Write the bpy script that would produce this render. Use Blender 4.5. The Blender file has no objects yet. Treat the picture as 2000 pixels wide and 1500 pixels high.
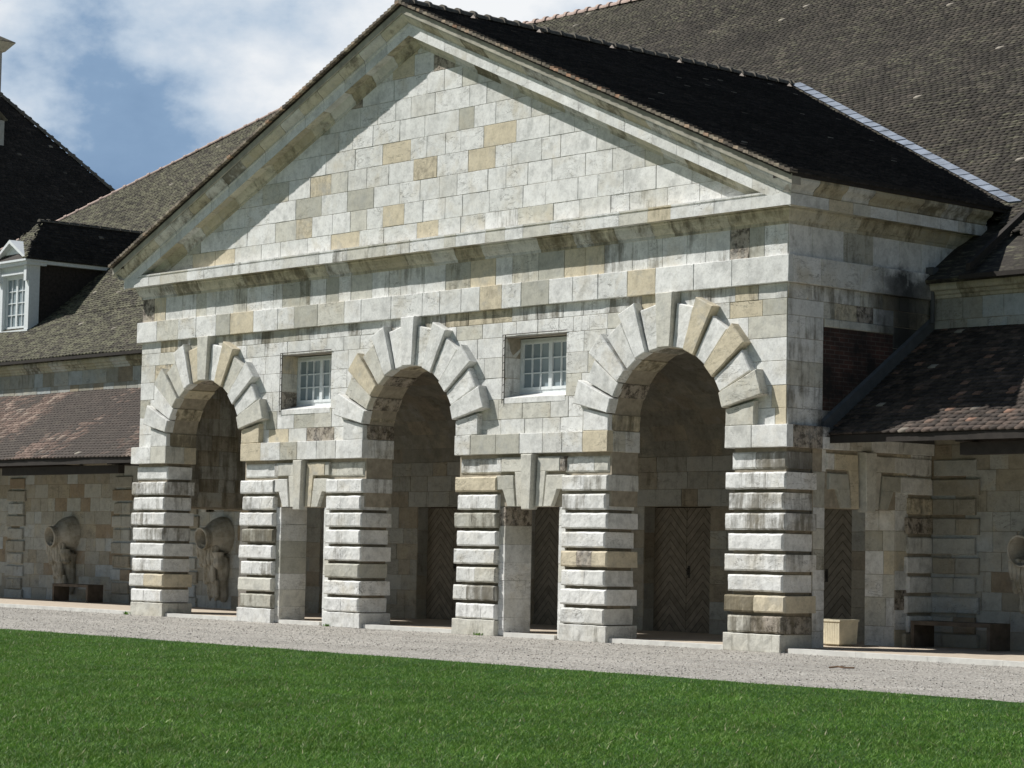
import bpy, math, random
import numpy as np
from mathutils import Vector, Matrix, noise
R_ = math.radians
random.seed(7)
RNG = np.random.default_rng(11)
sc = bpy.context.scene
C = sc.collection

# ------------------------------------------------------------------ camera
rx = Vector((0.6677394, 0.74417019, 0.01829824)); up = Vector((0.03977275, -0.06021253, 0.99739289))
fw = Vector((-0.74333184, 0.66527076, 0.06980397))
cam_d = bpy.data.cameras.new('camera'); cam = bpy.data.objects.new('camera', cam_d); C.objects.link(cam)
cam.matrix_world = Matrix(((rx.x, up.x, -fw.x, 45.9434), (rx.y, up.y, -fw.y, -29.7756), (rx.z, up.z, -fw.z, 1.6), (0, 0, 0, 1)))
cam_d.sensor_width = 36.0; cam_d.lens = 4641.77 / 2000 * 36; cam_d.clip_end = 5000
sc.camera = cam
sc.render.resolution_x = 1024; sc.render.resolution_y = 768
# ------------------------------------------------------------------ light
SUN = Vector((-1.42, -1.0, 1.86)).normalized()
sun_d = bpy.data.lights.new('sun', 'SUN'); sun = bpy.data.objects.new('sun', sun_d); C.objects.link(sun)
sun.rotation_euler = SUN.to_track_quat('Z', 'Y').to_euler()
sun_d.energy = 5.0; sun_d.angle = R_(0.5); sun_d.color = (1.0, 0.975, 0.925)
world = bpy.data.worlds.new("World"); sc.world = world; world.use_nodes = True
nt = world.node_tree; N = nt.nodes; L = nt.links; N.clear()
def nn(t, **k):
    n = N.new(t)
    for a, b in k.items():
        if a == 'inp':
            for i, v in b.items(): n.inputs[i].default_value = v
        else: setattr(n, a, b)
    return n
wo = nn('ShaderNodeOutputWorld')
sky = nn('ShaderNodeTexSky', sky_type='NISHITA', sun_disc=False, sun_elevation=math.asin(SUN.z), sun_rotation=math.atan2(SUN.x, SUN.y), air_density=1.3, dust_density=0.6, ozone_density=2.0)
bg1 = nn('ShaderNodeBackground', inp={1: 0.050})
L.new(sky.outputs[0], bg1.inputs[0])
tc = nn('ShaderNodeTexCoord')
mp = nn('ShaderNodeMapping'); mp.inputs['Scale'].default_value = (7, 7, 11); mp.inputs['Location'].default_value = (9.2, 0.3, 2.2)
L.new(tc.outputs['Generated'], mp.inputs[0])
n1 = nn('ShaderNodeTexNoise', inp={2: 1.0, 3: 10.0, 4: 0.56, 8: 0.0}); L.new(mp.outputs[0], n1.inputs[0])
mp2 = nn('ShaderNodeMapping'); mp2.inputs['Scale'].default_value = (4, 4, 11); mp2.inputs['Location'].default_value = (7.1, 0.0, 2.0)
L.new(tc.outputs['Generated'], mp2.inputs[0])
n2 = nn('ShaderNodeTexNoise', inp={2: 1.0, 3: 3.0, 4: 0.5}); L.new(mp2.outputs[0], n2.inputs[0])
sep = nn('ShaderNodeSeparateXYZ'); L.new(tc.outputs['Generated'], sep.inputs[0])
mr = nn('ShaderNodeMapRange', inp={1: 0.13, 2: 0.20, 3: -0.17, 4: 0.13}); L.new(sep.outputs[2], mr.inputs[0])
ad = nn('ShaderNodeMath', operation='ADD'); L.new(n1.outputs[0], ad.inputs[0]); L.new(mr.outputs[0], ad.inputs[1])
# cloud colour: blue-grey thin parts, pale middles, white tops
cc = nn('ShaderNodeValToRGB'); e = cc.color_ramp; e.elements.new(0.5); e.elements.new(0.78)
for q, (p_, c_) in zip(e.elements, ((0.30, (0.16, 0.26, 0.42)), (0.49, (0.24, 0.36, 0.53)), (0.56, (0.50, 0.60, 0.72)), (0.70, (0.88, 0.90, 0.92)))): q.position = p_; q.color = (*c_, 1)
L.new(ad.outputs[0], cc.inputs[0])
bg2 = nn('ShaderNodeBackground', inp={1: 0.92}); L.new(cc.outputs[0], bg2.inputs[0])
# the cloud field stands behind the building and thins out overhead and to the other sides
dt = nn('ShaderNodeVectorMath', operation='DOT_PRODUCT'); dt.inputs[1].default_value = (-0.743, 0.665, 0.0); L.new(tc.outputs['Generated'], dt.inputs[0])
az = nn('ShaderNodeMapRange', inp={1: 0.55, 2: 0.85, 3: 0.0, 4: 1.0}); L.new(dt.outputs['Value'], az.inputs[0])
mx = nn('ShaderNodeMixShader'); L.new(az.outputs[0], mx.inputs[0]); L.new(bg1.outputs[0], mx.inputs[1]); L.new(bg2.outputs[0], mx.inputs[2])
L.new(mx.outputs[0], wo.inputs[0])
sc.view_settings.view_transform = 'Standard'; sc.view_settings.look = 'None'; sc.view_settings.exposure = 0.15; sc.view_settings.gamma = 1.0

# ------------------------------------------------------------------ materials
W = 19.548
class M:
    def __init__(s, name):
        s.m = bpy.data.materials.new(name); s.m.use_nodes = True; s.t = s.m.node_tree; s.t.nodes.clear()
        s.o = s.n('ShaderNodeOutputMaterial'); s.p = s.n('ShaderNodeBsdfPrincipled'); s.l(s.p.outputs[0], s.o.inputs[0])
        s.p.inputs['Roughness'].default_value = 0.85; s.p.inputs['Specular IOR Level'].default_value = 0.25
    def n(s, t, inp=None, **k):
        n = s.t.nodes.new(t)
        for a, b in k.items(): setattr(n, a, b)
        for i, v in (inp or {}).items(): n.inputs[i].default_value = v
        return n
    def l(s, a, b): s.t.links.new(a, b)
    def obj(s): 
        if not hasattr(s, '_o'): s._o = s.n('ShaderNodeTexCoord').outputs['Object']
        return s._o
    def geo(s):
        if not hasattr(s, '_g'): s._g = s.n('ShaderNodeNewGeometry').outputs['Position']
        return s._g
    def noise(s, scale, detail=4, rough=0.55, vec=(1, 1, 1), loc=(0, 0, 0), dist=0, src=None):
        mp = s.n('ShaderNodeMapping'); mp.inputs['Scale'].default_value = vec; mp.inputs['Location'].default_value = loc
        s.l(src or s.geo(), mp.inputs[0])
        t = s.n('ShaderNodeTexNoise', {2: scale, 3: detail, 4: rough, 8: dist}); s.l(mp.outputs[0], t.inputs[0]); return t.outputs[0]
    def ramp(s, src, stops, interp='LINEAR'):
        r = s.n('ShaderNodeValToRGB'); e = r.color_ramp; e.interpolation = interp
        while len(e.elements) < len(stops): e.elements.new(0.5)
        for q, (p, c) in zip(e.elements, stops):
            q.position = p; q.color = (c, c, c, 1) if isinstance(c, (int, float)) else (*c, 1)
        s.l(src, r.inputs[0]); return r.outputs[0]
    def mix(s, f, a, b, mode='MIX'):
        x = s.n('ShaderNodeMix', data_type='RGBA', blend_type=mode)
        for v, i in ((f, 0), (a, 6), (b, 7)):
            if isinstance(v, (int, float)): x.inputs[i].default_value = v
            elif isinstance(v, tuple): x.inputs[i].default_value = (*v, 1)
            else: s.l(v, x.inputs[i])
        return x.outputs[2]
    def math(s, op, a, b=None, c=None):
        x = s.n('ShaderNodeMath', operation=op)
        for i, v in enumerate((a, b, c)):
            if v is None: continue
            if isinstance(v, (int, float)): x.inputs[i].default_value = v
            else: s.l(v, x.inputs[i])
        return x.outputs[0]
    def attr(s):
        if not hasattr(s, '_a'):
            a = s.n('ShaderNodeAttribute', attribute_name='blk'); q = s.n('ShaderNodeSeparateColor'); s.l(a.outputs['Color'], q.inputs[0]); s._a = q.outputs
        return s._a
    def base(s, c):
        if isinstance(c, tuple): s.p.inputs['Base Color'].default_value = (*c, 1)
        else: s.l(c, s.p.inputs['Base Color'])
    def bump(s, h, strength=0.4, dist=0.01):
        b = s.n('ShaderNodeBump', {0: strength, 1: dist}); s.l(h, b.inputs['Height']); s.l(b.outputs[0], s.p.inputs['Normal'])

def stone(name, tones, stain=1.0, algae_shade=False):
    m = M(name); r, g, b = m.attr()
    col = m.ramp(r, tones, 'CONSTANT')
    if algae_shade: col = m.mix(m.math('MULTIPLY', m.ramp(r, [(0.965, 0.0), (0.98, 1.0)]), m.ramp(m.noise(7, 7, 0.75, loc=(1, 1, 5)), [(0.46, 0.0), (0.58, 1.0)])), col, (0.10, 0.085, 0.07))
    fine = m.noise(5.0, 8, 0.62)
    col = m.mix(1.0, col, m.ramp(fine, [(0.28, 0.74), (0.5, 1.0), (0.72, 1.10)]), 'MULTIPLY')
    col = m.mix(1.0, col, m.ramp(m.noise(22, 5, 0.7), [(0.32, 0.84), (0.5, 1.0), (0.7, 1.06)]), 'MULTIPLY')
    # warm and grey clouding inside the single blocks
    cl = m.noise(1.9, 7, 0.66, loc=(4, 9, 2))
    col = m.mix(m.math('MULTIPLY', m.ramp(cl, [(0.48, 0.0), (0.70, 0.62)]), m.ramp(g, [(0.1, 0.15), (0.9, 1.0)])), col, (0.50, 0.44, 0.32))
    cl2 = m.noise(2.6, 8, 0.70, loc=(14, 1, 7))
    col = m.mix(m.math('MULTIPLY', m.ramp(cl2, [(0.50, 0.0), (0.68, 0.60)]), m.ramp(g, [(0.1, 1.0), (0.9, 0.1)])), col, (0.36, 0.365, 0.35))
    # bedding cracks: near-horizontal thin lines, only in some blocks
    ck = m.noise(1.0, 6, 0.55, vec=(2.0, 2.0, 6.5), dist=0.9)
    line = m.ramp(m.math('ABSOLUTE', m.math('SUBTRACT', ck, 0.5)), [(0.0, 1.0), (0.010, 0.0)])
    has = m.math('MULTIPLY', m.ramp(g, [(0.35, 0.0), (0.70, 1.0)]), m.ramp(m.noise(2.2, 4, 0.6, loc=(2, 2, 9)), [(0.40, 0.0), (0.52, 1.0)]))
    line = m.math('MULTIPLY', line, has)
    col = m.mix(m.math('MULTIPLY', line, 0.72), col, (0.12, 0.11, 0.09))
    # pits
    vo = m.n('ShaderNodeTexVoronoi', {2: 26.0}); mpv = m.n('ShaderNodeMapping'); mpv.inputs['Scale'].default_value = (1, 1, 1.6); m.l(m.geo(), mpv.inputs[0]); m.l(mpv.outputs[0], vo.inputs[0])
    pm = m.math('MULTIPLY', m.ramp(vo.outputs['Distance'], [(0.10, 1.0), (0.26, 0.0)]), m.ramp(m.noise(3.1, 3, 0.5, loc=(5, 5, 5)), [(0.50, 0.0), (0.62, 1.0)]))
    col = m.mix(m.math('MULTIPLY', pm, 0.45), col, (0.15, 0.13, 0.10))
    # run-off streaks and lichen, amount per block
    st = m.noise(1.0, 7, 0.68, vec=(6.5, 6.5, 0.9), loc=(1, 2, 3))
    st2 = m.noise(1.6, 6, 0.7, loc=(8, 3, 1))
    amt = m.math('ADD', m.math('MULTIPLY', st, 0.62), m.math('MULTIPLY', st2, 0.42))
    amt = m.math('ADD', amt, m.math('MULTIPLY', m.math('SUBTRACT', b, 0.5), 0.42 * stain))
    sm = m.ramp(amt, [(0.55, 0.0), (0.68, 0.72), (0.82, 0.90)])
    col = m.mix(sm, col, m.mix(m.noise(2.7, 3, 0.5), (0.05, 0.05, 0.045), (0.15, 0.12, 0.065)))
    if algae_shade:       # black algae at inner corner and verge, spread wider to darken the shaded side
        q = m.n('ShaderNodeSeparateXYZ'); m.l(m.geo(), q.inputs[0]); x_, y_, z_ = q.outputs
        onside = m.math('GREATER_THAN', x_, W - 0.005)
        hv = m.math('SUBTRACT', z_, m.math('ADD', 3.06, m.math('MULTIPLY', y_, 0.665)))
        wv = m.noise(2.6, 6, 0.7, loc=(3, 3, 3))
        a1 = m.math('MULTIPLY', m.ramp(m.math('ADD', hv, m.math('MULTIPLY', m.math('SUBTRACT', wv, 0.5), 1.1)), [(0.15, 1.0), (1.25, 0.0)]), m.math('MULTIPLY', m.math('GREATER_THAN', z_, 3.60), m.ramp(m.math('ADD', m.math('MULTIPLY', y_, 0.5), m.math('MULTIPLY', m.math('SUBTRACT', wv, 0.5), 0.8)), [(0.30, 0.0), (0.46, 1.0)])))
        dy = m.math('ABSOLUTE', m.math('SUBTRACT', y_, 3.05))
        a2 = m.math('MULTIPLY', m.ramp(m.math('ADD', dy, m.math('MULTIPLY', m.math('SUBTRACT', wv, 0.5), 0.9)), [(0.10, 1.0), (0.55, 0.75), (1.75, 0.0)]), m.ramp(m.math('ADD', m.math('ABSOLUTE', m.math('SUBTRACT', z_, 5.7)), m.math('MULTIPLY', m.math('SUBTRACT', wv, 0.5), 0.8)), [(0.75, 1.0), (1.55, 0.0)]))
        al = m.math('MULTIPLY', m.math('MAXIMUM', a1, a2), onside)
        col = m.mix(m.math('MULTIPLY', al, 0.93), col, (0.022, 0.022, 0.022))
    m.base(col); m.p.inputs['Roughness'].default_value = 0.9
    h = m.math('ADD', m.math('MULTIPLY', m.noise(30, 6, 0.65), 0.5), m.math('MULTIPLY', m.noise(7, 5, 0.6), 0.8))
    h = m.math('SUBTRACT', h, m.math('MULTIPLY', line, 0.5)); h = m.math('SUBTRACT', h, m.math('MULTIPLY', pm, 0.5))
    h = m.math('ADD', h, m.math('MULTIPLY', m.ramp(r, [(0.965, 0.0), (0.98, 1.0)]), m.math('MULTIPLY', m.noise(12, 6, 0.75), 3.0)))
    m.bump(h, 0.42, 0.014)
    return m.m
WH = (0.75, 0.748, 0.725); WH2 = (0.69, 0.69, 0.665); GR = (0.45, 0.44, 0.38); OC = (0.60, 0.53, 0.395); BE = (0.59, 0.575, 0.51); BR = (0.42, 0.37, 0.31)
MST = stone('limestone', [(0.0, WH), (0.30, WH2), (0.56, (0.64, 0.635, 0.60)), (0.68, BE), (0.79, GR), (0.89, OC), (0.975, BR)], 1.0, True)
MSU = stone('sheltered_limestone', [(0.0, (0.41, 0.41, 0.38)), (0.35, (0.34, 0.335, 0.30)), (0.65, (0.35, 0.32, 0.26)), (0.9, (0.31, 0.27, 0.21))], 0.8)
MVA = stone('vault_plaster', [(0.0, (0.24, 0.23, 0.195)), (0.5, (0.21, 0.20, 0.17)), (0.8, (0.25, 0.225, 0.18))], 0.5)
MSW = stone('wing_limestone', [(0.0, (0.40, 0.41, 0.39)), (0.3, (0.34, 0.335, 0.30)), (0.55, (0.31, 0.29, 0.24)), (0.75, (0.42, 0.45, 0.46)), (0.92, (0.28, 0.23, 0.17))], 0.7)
MSC = stone('cornice_limestone', [(0.0, (0.54, 0.51, 0.41)), (0.35, (0.46, 0.42, 0.31)), (0.55, (0.58, 0.58, 0.55)), (0.85, (0.41, 0.37, 0.27))], 1.0)
def simple(name, c, rough=0.8, nz=None, bump=0.2, spec=0.25, metal=0.0, var=0.25):
    m = M(name)
    if nz:
        v = m.noise(nz, 6, 0.62)
        c = m.mix(1.0, c, m.ramp(v, [(0.3, 1 - var), (0.7, 1 + var)]), 'MULTIPLY'); m.bump(m.noise(nz * 4, 5, 0.6), bump, 0.01)
    m.base(c); m.p.inputs['Roughness'].default_value = rough; m.p.inputs['Specular IOR Level'].default_value = spec; m.p.inputs['Metallic'].default_value = metal
    return m.m
MMO = simple('mortar', (0.34, 0.30, 0.235), 0.95, 8)
MPG = simple('dark_bed_joint', (0.24, 0.21, 0.16), 0.95, 8)
MCAP = simple('cement_verge', (0.36, 0.34, 0.285), 0.9, 3, 0.3, var=0.3)
MWD = simple('dark_timber', (0.035, 0.030, 0.026), 0.8, 6, 0.3)
MWP = simple('white_paint', (0.74, 0.77, 0.78), 0.5, 14, 0.08, var=0.08)
MZN = simple('zinc', (0.19, 0.22, 0.27), 0.6, 2.5, 0.1, spec=0.3, metal=0.1, var=0.3)
MLD = simple('old_lead', (0.085, 0.09, 0.095), 0.7, 5, 0.2)
MRG = simple('ridge_clay', (0.16, 0.145, 0.12), 0.9, 9, 0.4, var=0.5)
MRP = simple('pale_ridge', (0.46, 0.35, 0.30), 0.9, 7, 0.4, var=0.3)
MCT = simple('rusted_steel', (0.095, 0.078, 0.062), 0.75, 5, 0.15, var=0.4)
MPL = simple('pale_concrete', (0.72, 0.66, 0.50), 0.9, 10, 0.3, var=0.12)
MKB = simple('kerb_stone', (0.62, 0.61, 0.57), 0.9, 4, 0.25, var=0.15)
MIR = simple('wrought_iron', (0.05, 0.045, 0.04), 0.6)
MDK = simple('interior_dark', (0.02, 0.02, 0.022), 0.9)
MVT = simple('pink_clay_vent', (0.36, 0.31, 0.27), 0.9, 12)
# stone carved urns: weathered grey-brown
def urnmat():
    m = M('carved_stone'); v = m.noise(3.0, 7, 0.65)
    c = m.ramp(v, [(0.3, (0.20, 0.18, 0.13)), (0.5, (0.36, 0.345, 0.30)), (0.7, (0.47, 0.46, 0.42))])
    m.base(c); m.bump(m.noise(18, 6, 0.65), 0.6, 0.02); return m.m
MUR = urnmat()
def tile(name, tones, lich=0.4, lcol=(0.30, 0.29, 0.17), lo=(0.0, 0.0), big=None, spk=0.965):
    m = M(name); r, g, b = m.attr()
    col = m.ramp(r, tones)
    col = m.mix(1.0, col, m.ramp(m.noise(14, 5, 0.65), [(0.3, 0.60), (0.7, 1.35)]), 'MULTIPLY')
    col = m.mix(1.0, col, m.ramp(m.noise(0.9, 6, 0.65, loc=(6, 6, 6)), [(0.3, 0.72), (0.7, 1.3)]), 'MULTIPLY')
    col = m.mix(1.0, col, m.ramp(m.noise(3.0, 5, 0.65, vec=(0.8, 0.8, 5.0), loc=(1, 4, 4)), [(0.32, 0.62), (0.68, 1.4)]), 'MULTIPLY')
    if big:
        bc, pos = big
        k = m.math('ADD', m.noise(0.42, 5, 0.62, vec=(1, 0.5, 0.5), loc=(3, 2, 8)), m.math('MULTIPLY', m.math('SUBTRACT', g, 0.5), 0.16))
        col = m.mix(m.ramp(k, [(pos, 0.0), (pos + 0.07, 0.9)]), col, bc)
    lm = m.math('MULTIPLY', m.ramp(m.noise(5.0, 7, 0.72, vec=(0.7, 1, 4.0), loc=(2, 7, 1)), [(0.52, 0.0), (0.64, 1.0)]), m.ramp(m.noise(0.55, 4, 0.6, loc=(9, 0, 4)), [(0.38, 0.15), (0.66, 1.0)]))
    q = m.n('ShaderNodeSeparateXYZ'); m.l(m.geo(), q.inputs[0])
    old = m.n('ShaderNodeMapRange', {1: 2.0, 2: -7.0, 3: 0.0, 4: 1.0}); m.l(q.outputs[0], old.inputs[0])
    lm = m.math('MAXIMUM', lm, m.math('MULTIPLY', old.outputs[0], m.ramp(m.noise(4.0, 6, 0.7, vec=(1, 1, 2.2), loc=(5, 1, 1)), [(0.44, 0.0), (0.60, 0.8)]))) if name == 'hall_tiles' else lm
    col = m.mix(m.math('MULTIPLY', lm, lich), col, lcol)
    spk = m.ramp(b, [(spk, 0.0), (spk + .003, 0.75)])
    col = m.mix(spk, col, (0.42, 0.38, 0.32))
    m.base(col); m.bump(m.noise(40, 4, 0.6), 0.3, 0.006); m.p.inputs['Roughness'].default_value = 0.9; return m.m
MTH = tile('hall_tiles', [(0.0, (0.032, 0.028, 0.024)), (0.5, (0.042, 0.037, 0.031)), (0.85, (0.055, 0.048, 0.040)), (1.0, (0.078, 0.066, 0.054))], 0.8, (0.22, 0.215, 0.14), spk=0.9985)
MTP = tile('pavilion_tiles', [(0.0, (0.024, 0.022, 0.021)), (0.7, (0.032, 0.029, 0.027)), (1.0, (0.046, 0.040, 0.036))], 0.05, spk=0.998)
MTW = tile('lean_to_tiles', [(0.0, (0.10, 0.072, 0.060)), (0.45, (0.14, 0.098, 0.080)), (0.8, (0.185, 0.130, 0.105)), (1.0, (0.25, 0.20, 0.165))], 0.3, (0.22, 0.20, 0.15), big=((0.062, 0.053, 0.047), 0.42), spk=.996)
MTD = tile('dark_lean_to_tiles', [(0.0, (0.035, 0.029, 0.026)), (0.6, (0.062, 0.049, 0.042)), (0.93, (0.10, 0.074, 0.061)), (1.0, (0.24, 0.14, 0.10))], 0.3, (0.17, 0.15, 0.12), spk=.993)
MVG = tile('verge_tiles', [(0.0, (0.09, 0.075, 0.062)), (0.5, (0.20, 0.165, 0.13)), (0.8, (0.30, 0.26, 0.20)), (1.0, (0.34, 0.20, 0.13))], 0.5, (0.34, 0.30, 0.19))
def brickmat():
    m = M('old_brick'); br = m.n('ShaderNodeTexBrick', {1: (0.095, 0.045, 0.035, 1), 2: (0.06, 0.034, 0.029, 1), 3: (0.12, 0.10, 0.085, 1), 4: 1.0, 5: 0.008, 8: 0.24, 9: 0.075})
    mp = m.n('ShaderNodeMapping'); mp.inputs['Rotation'].default_value = (R_(90), 0, R_(90)); s = m.n('ShaderNodeCombineXYZ'); q = m.n('ShaderNodeSeparateXYZ'); m.l(m.geo(), q.inputs[0])
    m.l(q.outputs[1], s.inputs[0]); m.l(q.outputs[2], s.inputs[1]); m.l(s.outputs[0], br.inputs[0])
    c = m.mix(m.ramp(m.noise(1.1, 5, 0.65), [(0.38, 0.0), (0.56, 0.95)]), br.outputs[0], (0.02, 0.018, 0.017))
    m.base(c); return m.m
MBK = brickmat()
def doormat():
    m = M('chevron_door'); q = m.n('ShaderNodeSeparateXYZ'); m.l(m.obj(), q.inputs[0])
    v = m.math('ADD', q.outputs[2], m.math('ABSOLUTE', q.outputs[0]))
    k = m.math('DIVIDE', v, 0.165); f = m.math('FRACT', k)
    gr = m.ramp(f, [(0.0, 1.0), (0.05, 1.0), (0.085, 0.0), (0.95, 0.0), (0.99, 1.0)])
    wn = m.n('ShaderNodeTexWhiteNoise', noise_dimensions='1D'); m.l(m.math('FLOOR', k), wn.inputs[1])
    c = m.mix(wn.outputs[0], (0.19, 0.165, 0.13), (0.25, 0.22, 0.175))
    c = m.mix(1.0, c, m.ramp(m.noise(7, 5, 0.6), [(0.3, 0.75), (0.7, 1.2)]), 'MULTIPLY')
    c = m.mix(m.math('MULTIPLY', gr, 0.75), c, (0.06, 0.05, 0.04)); m.base(c)
    m.bump(m.math('SUBTRACT', 1.0, gr), 0.8, 0.015); m.p.inputs['Roughness'].default_value = 0.7; return m.m
MDR = doormat()
def glassmat():
    m = M('window_glass'); m.base(m.mix(m.noise(1.3, 2, 0.5), (0.20, 0.25, 0.28), (0.30, 0.35, 0.38))); m.p.inputs['Roughness'].default_value = 0.08
    m.p.inputs['Specular IOR Level'].default_value = 0.6; return m.m
MGL = glassmat()
def gravelmat():
    m = M('gravel'); v = m.n('ShaderNodeTexVoronoi', {2: 34.0}); m.l(m.geo(), v.inputs[0])
    q = m.n('ShaderNodeSeparateColor'); m.l(v.outputs['Color'], q.inputs[0])
    c = m.ramp(q.outputs[0], [(0.0, (0.27, 0.25, 0.225)), (0.4, (0.42, 0.395, 0.355)), (0.8, (0.53, 0.50, 0.455)), (1.0, (0.70, 0.67, 0.62))])
    c = m.mix(1.0, c, m.ramp(m.noise(0.55, 7, 0.65, vec=(0.5, 1.4, 1)), [(0.3, 0.76), (0.7, 1.14)]), 'MULTIPLY')
    c = m.mix(m.ramp(m.noise(1.3, 6, 0.7, vec=(.6, 1.6, 1), loc=(4, 4, 0)), [(0.55, 0.0), (0.70, 0.4)]), c, (0.42, 0.37, 0.30))
    c = m.mix(m.ramp(v.outputs['Distance'], [(0.45, 0.0), (0.8, 0.6)]), c, (0.16, 0.145, 0.12))
    m.base(c); m.bump(m.math('ADD', m.math('SUBTRACT', 1.0, v.outputs['Distance']), m.noise(60, 4, 0.6)), 0.8, 0.02); return m.m
MGV = gravelmat()
MSD = simple('sandy_walkway', (0.50, 0.425, 0.34), 0.95, 6, 0.4, var=0.15)
def soilmat():
    m = M('lawn_soil'); c = m.ramp(m.noise(9, 7, 0.7), [(0.3, (0.02, 0.06, 0.01)), (0.6, (0.035, 0.10, 0.015)), (0.75, (0.06, 0.10, 0.025))]); m.base(c); m.bump(m.noise(50, 5, 0.7), 0.9, 0.03); return m.m
MSO = soilmat()
def grassmat():
    m = M('grass_blades'); r, g, b = m.attr()
    c = m.ramp(r, [(0.0, (0.060, 0.150, 0.018)), (0.5, (0.110, 0.250, 0.030)), (0.86, (0.18, 0.325, 0.052)), (0.965, (0.27, 0.38, 0.11)), (0.99, (0.34, 0.36, 0.20)), (1.0, (0.42, 0.38, 0.24))])
    c = m.mix(1.0, c, m.ramp(m.noise(0.7, 5, 0.6), [(0.3, 0.72), (0.7, 1.2)]), 'MULTIPLY')
    c = m.mix(m.ramp(m.noise(3.4, 5, 0.7, loc=(3, 1, 0)), [(0.48, 0.0), (0.68, 0.55)]), c, (0.13, 0.20, 0.035))
    c = m.mix(m.ramp(m.noise(5.5, 4, 0.7, loc=(8, 6, 0)), [(0.56, 0.0), (0.68, 0.6)]), c, (0.03, 0.10, 0.018))
    c = m.mix(m.ramp(m.noise(1.5, 6, 0.72, loc=(1, 9, 0)), [(0.60, 0.0), (0.72, 0.5)]), c, (0.22, 0.23, 0.07))
    m.base(c); m.p.inputs['Roughness'].default_value = 0.55
    t = m.n('ShaderNodeBsdfTranslucent'); m.l(m.mix(0.0, c, c), t.inputs[0]); x = m.n('ShaderNodeMixShader', {0: 0.28}); m.l(m.p.outputs[0], x.inputs[1]); m.l(t.outputs[0], x.inputs[2]); m.l(x.outputs[0], m.o.inputs[0]); return m.m
MGR = grassmat()

# ------------------------------------------------------------------ mesh tools
class MB:
    """collects quads (with a three-number face attribute) into one mesh"""
    def __init__(s): s.v = []; s.f = []; s.c = []
    def quad(s, pts, c):
        i = len(s.v); s.v += [tuple(p) for p in pts]; s.f.append(tuple(range(i, i + len(pts)))); s.c.append(c)
    def build(s, name, mat, parent=None, origin=None):
        me = bpy.data.meshes.new(name)
        V = s.v
        if origin is not None: V = [(a - origin[0], b - origin[1], c - origin[2]) for a, b, c in V]
        me.from_pydata(V, [], s.f); me.materials.append(mat)
        a = me.attributes.new('blk', 'FLOAT_COLOR', 'FACE'); a.data.foreach_set('color', [x for c in s.c for x in (*c, 1.0)])
        me.update()
        o = bpy.data.objects.new(name, me); C.objects.link(o)
        if parent: o.parent = parent
        if origin is not None: o.location = Vector(origin) - (parent_loc(parent) if parent else Vector())
        elif parent: o.location = -parent_loc(parent)
        return o
def parent_loc(p):
    l = Vector()
    while p is not None: l = l + p.location; p = p.parent
    return l
def rnd(stain=0.25): return (random.random(), random.random(), min(1, max(0, random.gauss(stain, 0.09))))
def FRONT(u, v, w): return (u, -w, v)
def at_y(Y): return lambda u, v, w: (u, Y - w, v)
def side_pos(X): return lambda u, v, w: (X + w, u, v)      # outward +x, u = y
def side_neg(X): return lambda u, v, w: (X - w, -u, v)     # outward -x, u = -y
def wob(p, seed, amp):
    n = noise.noise_vector(Vector((p[0] * 5 + seed, p[1] * 5, p[2] * 5))) + 0.6 * noise.noise_vector(Vector((p[0] * 17 + seed, p[1] * 17, p[2] * 17)))
    return (p[0] + n.x * amp, p[1] + n.y * amp, p[2] + n.z * amp)
def gblock(mb, F, q, w0, w1, c, ch=0.012, amp=0.004, cell=0.09, back=False, cul=None, cur=None):
    """rough stone: q = four (u,v) corners counter-clockwise seen from outside, from depth w0 to the face w1"""
    A, B, D, E = [Vector(x) for x in q]                     # bl, br, tr, tl
    lu = max((B - A).length, (D - E).length, 1e-3); lv = max((E - A).length, (D - B).length, 1e-3)
    nu = max(1, min(14, int(lu / cell))); nv = max(1, min(14, int(lv / cell)))
    cu = min(ch / lu, 0.3); cv = min(ch / lv, 0.3)
    ca = cu if cul is None else min(cul / lu, .3); cb = cu if cur is None else min(cur / lu, .3)
    us = [0] + [ca + (1 - ca - cb) * i / nu for i in range(nu + 1)] + [1]; vs = [0] + [cv + (1 - 2 * cv) * i / nv for i in range(nv + 1)] + [1]
    seed = random.random() * 90; P = {}
    for i, a in enumerate(us):
        for j, b in enumerate(vs):
            p = (A * (1 - a) + B * a) * (1 - b) + (E * (1 - a) + D * a) * b
            dw = ch if j in (0, len(vs) - 1) else 0
            if i == 0: dw = max(dw, ch if cul is None else cul)
            if i == len(us) - 1: dw = max(dw, ch if cur is None else cur)
            P[i, j] = wob(F(p.x, p.y, w1 - dw), seed, amp)
    base = len(mb.v); idx = {}
    for k, p in P.items(): idx[k] = len(mb.v); mb.v.append(p)
    I, J = len(us) - 1, len(vs) - 1
    for i in range(I):
        for j in range(J):
            mb.f.append((idx[i, j], idx[i + 1, j], idx[i + 1, j + 1], idx[i, j + 1])); mb.c.append(c)
    rim = [(i, 0) for i in range(I)] + [(I, j) for j in range(J)] + [(i, J) for i in range(I, 0, -1)] + [(0, j) for j in range(J, 0, -1)]
    bk = []
    for (i, j) in rim:
        a, b = us[i], vs[j]; p = (A * (1 - a) + B * a) * (1 - b) + (E * (1 - a) + D * a) * b
        bk.append(len(mb.v)); mb.v.append(wob(F(p.x, p.y, w0), seed, amp if abs(w0) > 0.2 else 0))
    n = len(rim)
    for k in range(n):
        mb.f.append((idx[rim[k]], bk[k], bk[(k + 1) % n], idx[rim[(k + 1) % n]])); mb.c.append(c)
    if back: mb.f.append(tuple(reversed(bk))); mb.c.append(c)
def rblock(mb, F, u0, u1, v0, v1, w0, w1, c, **k): gblock(mb, F, ((u0, v0), (u1, v0), (u1, v1), (u0, v1)), w0, w1, c, **k)
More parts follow.
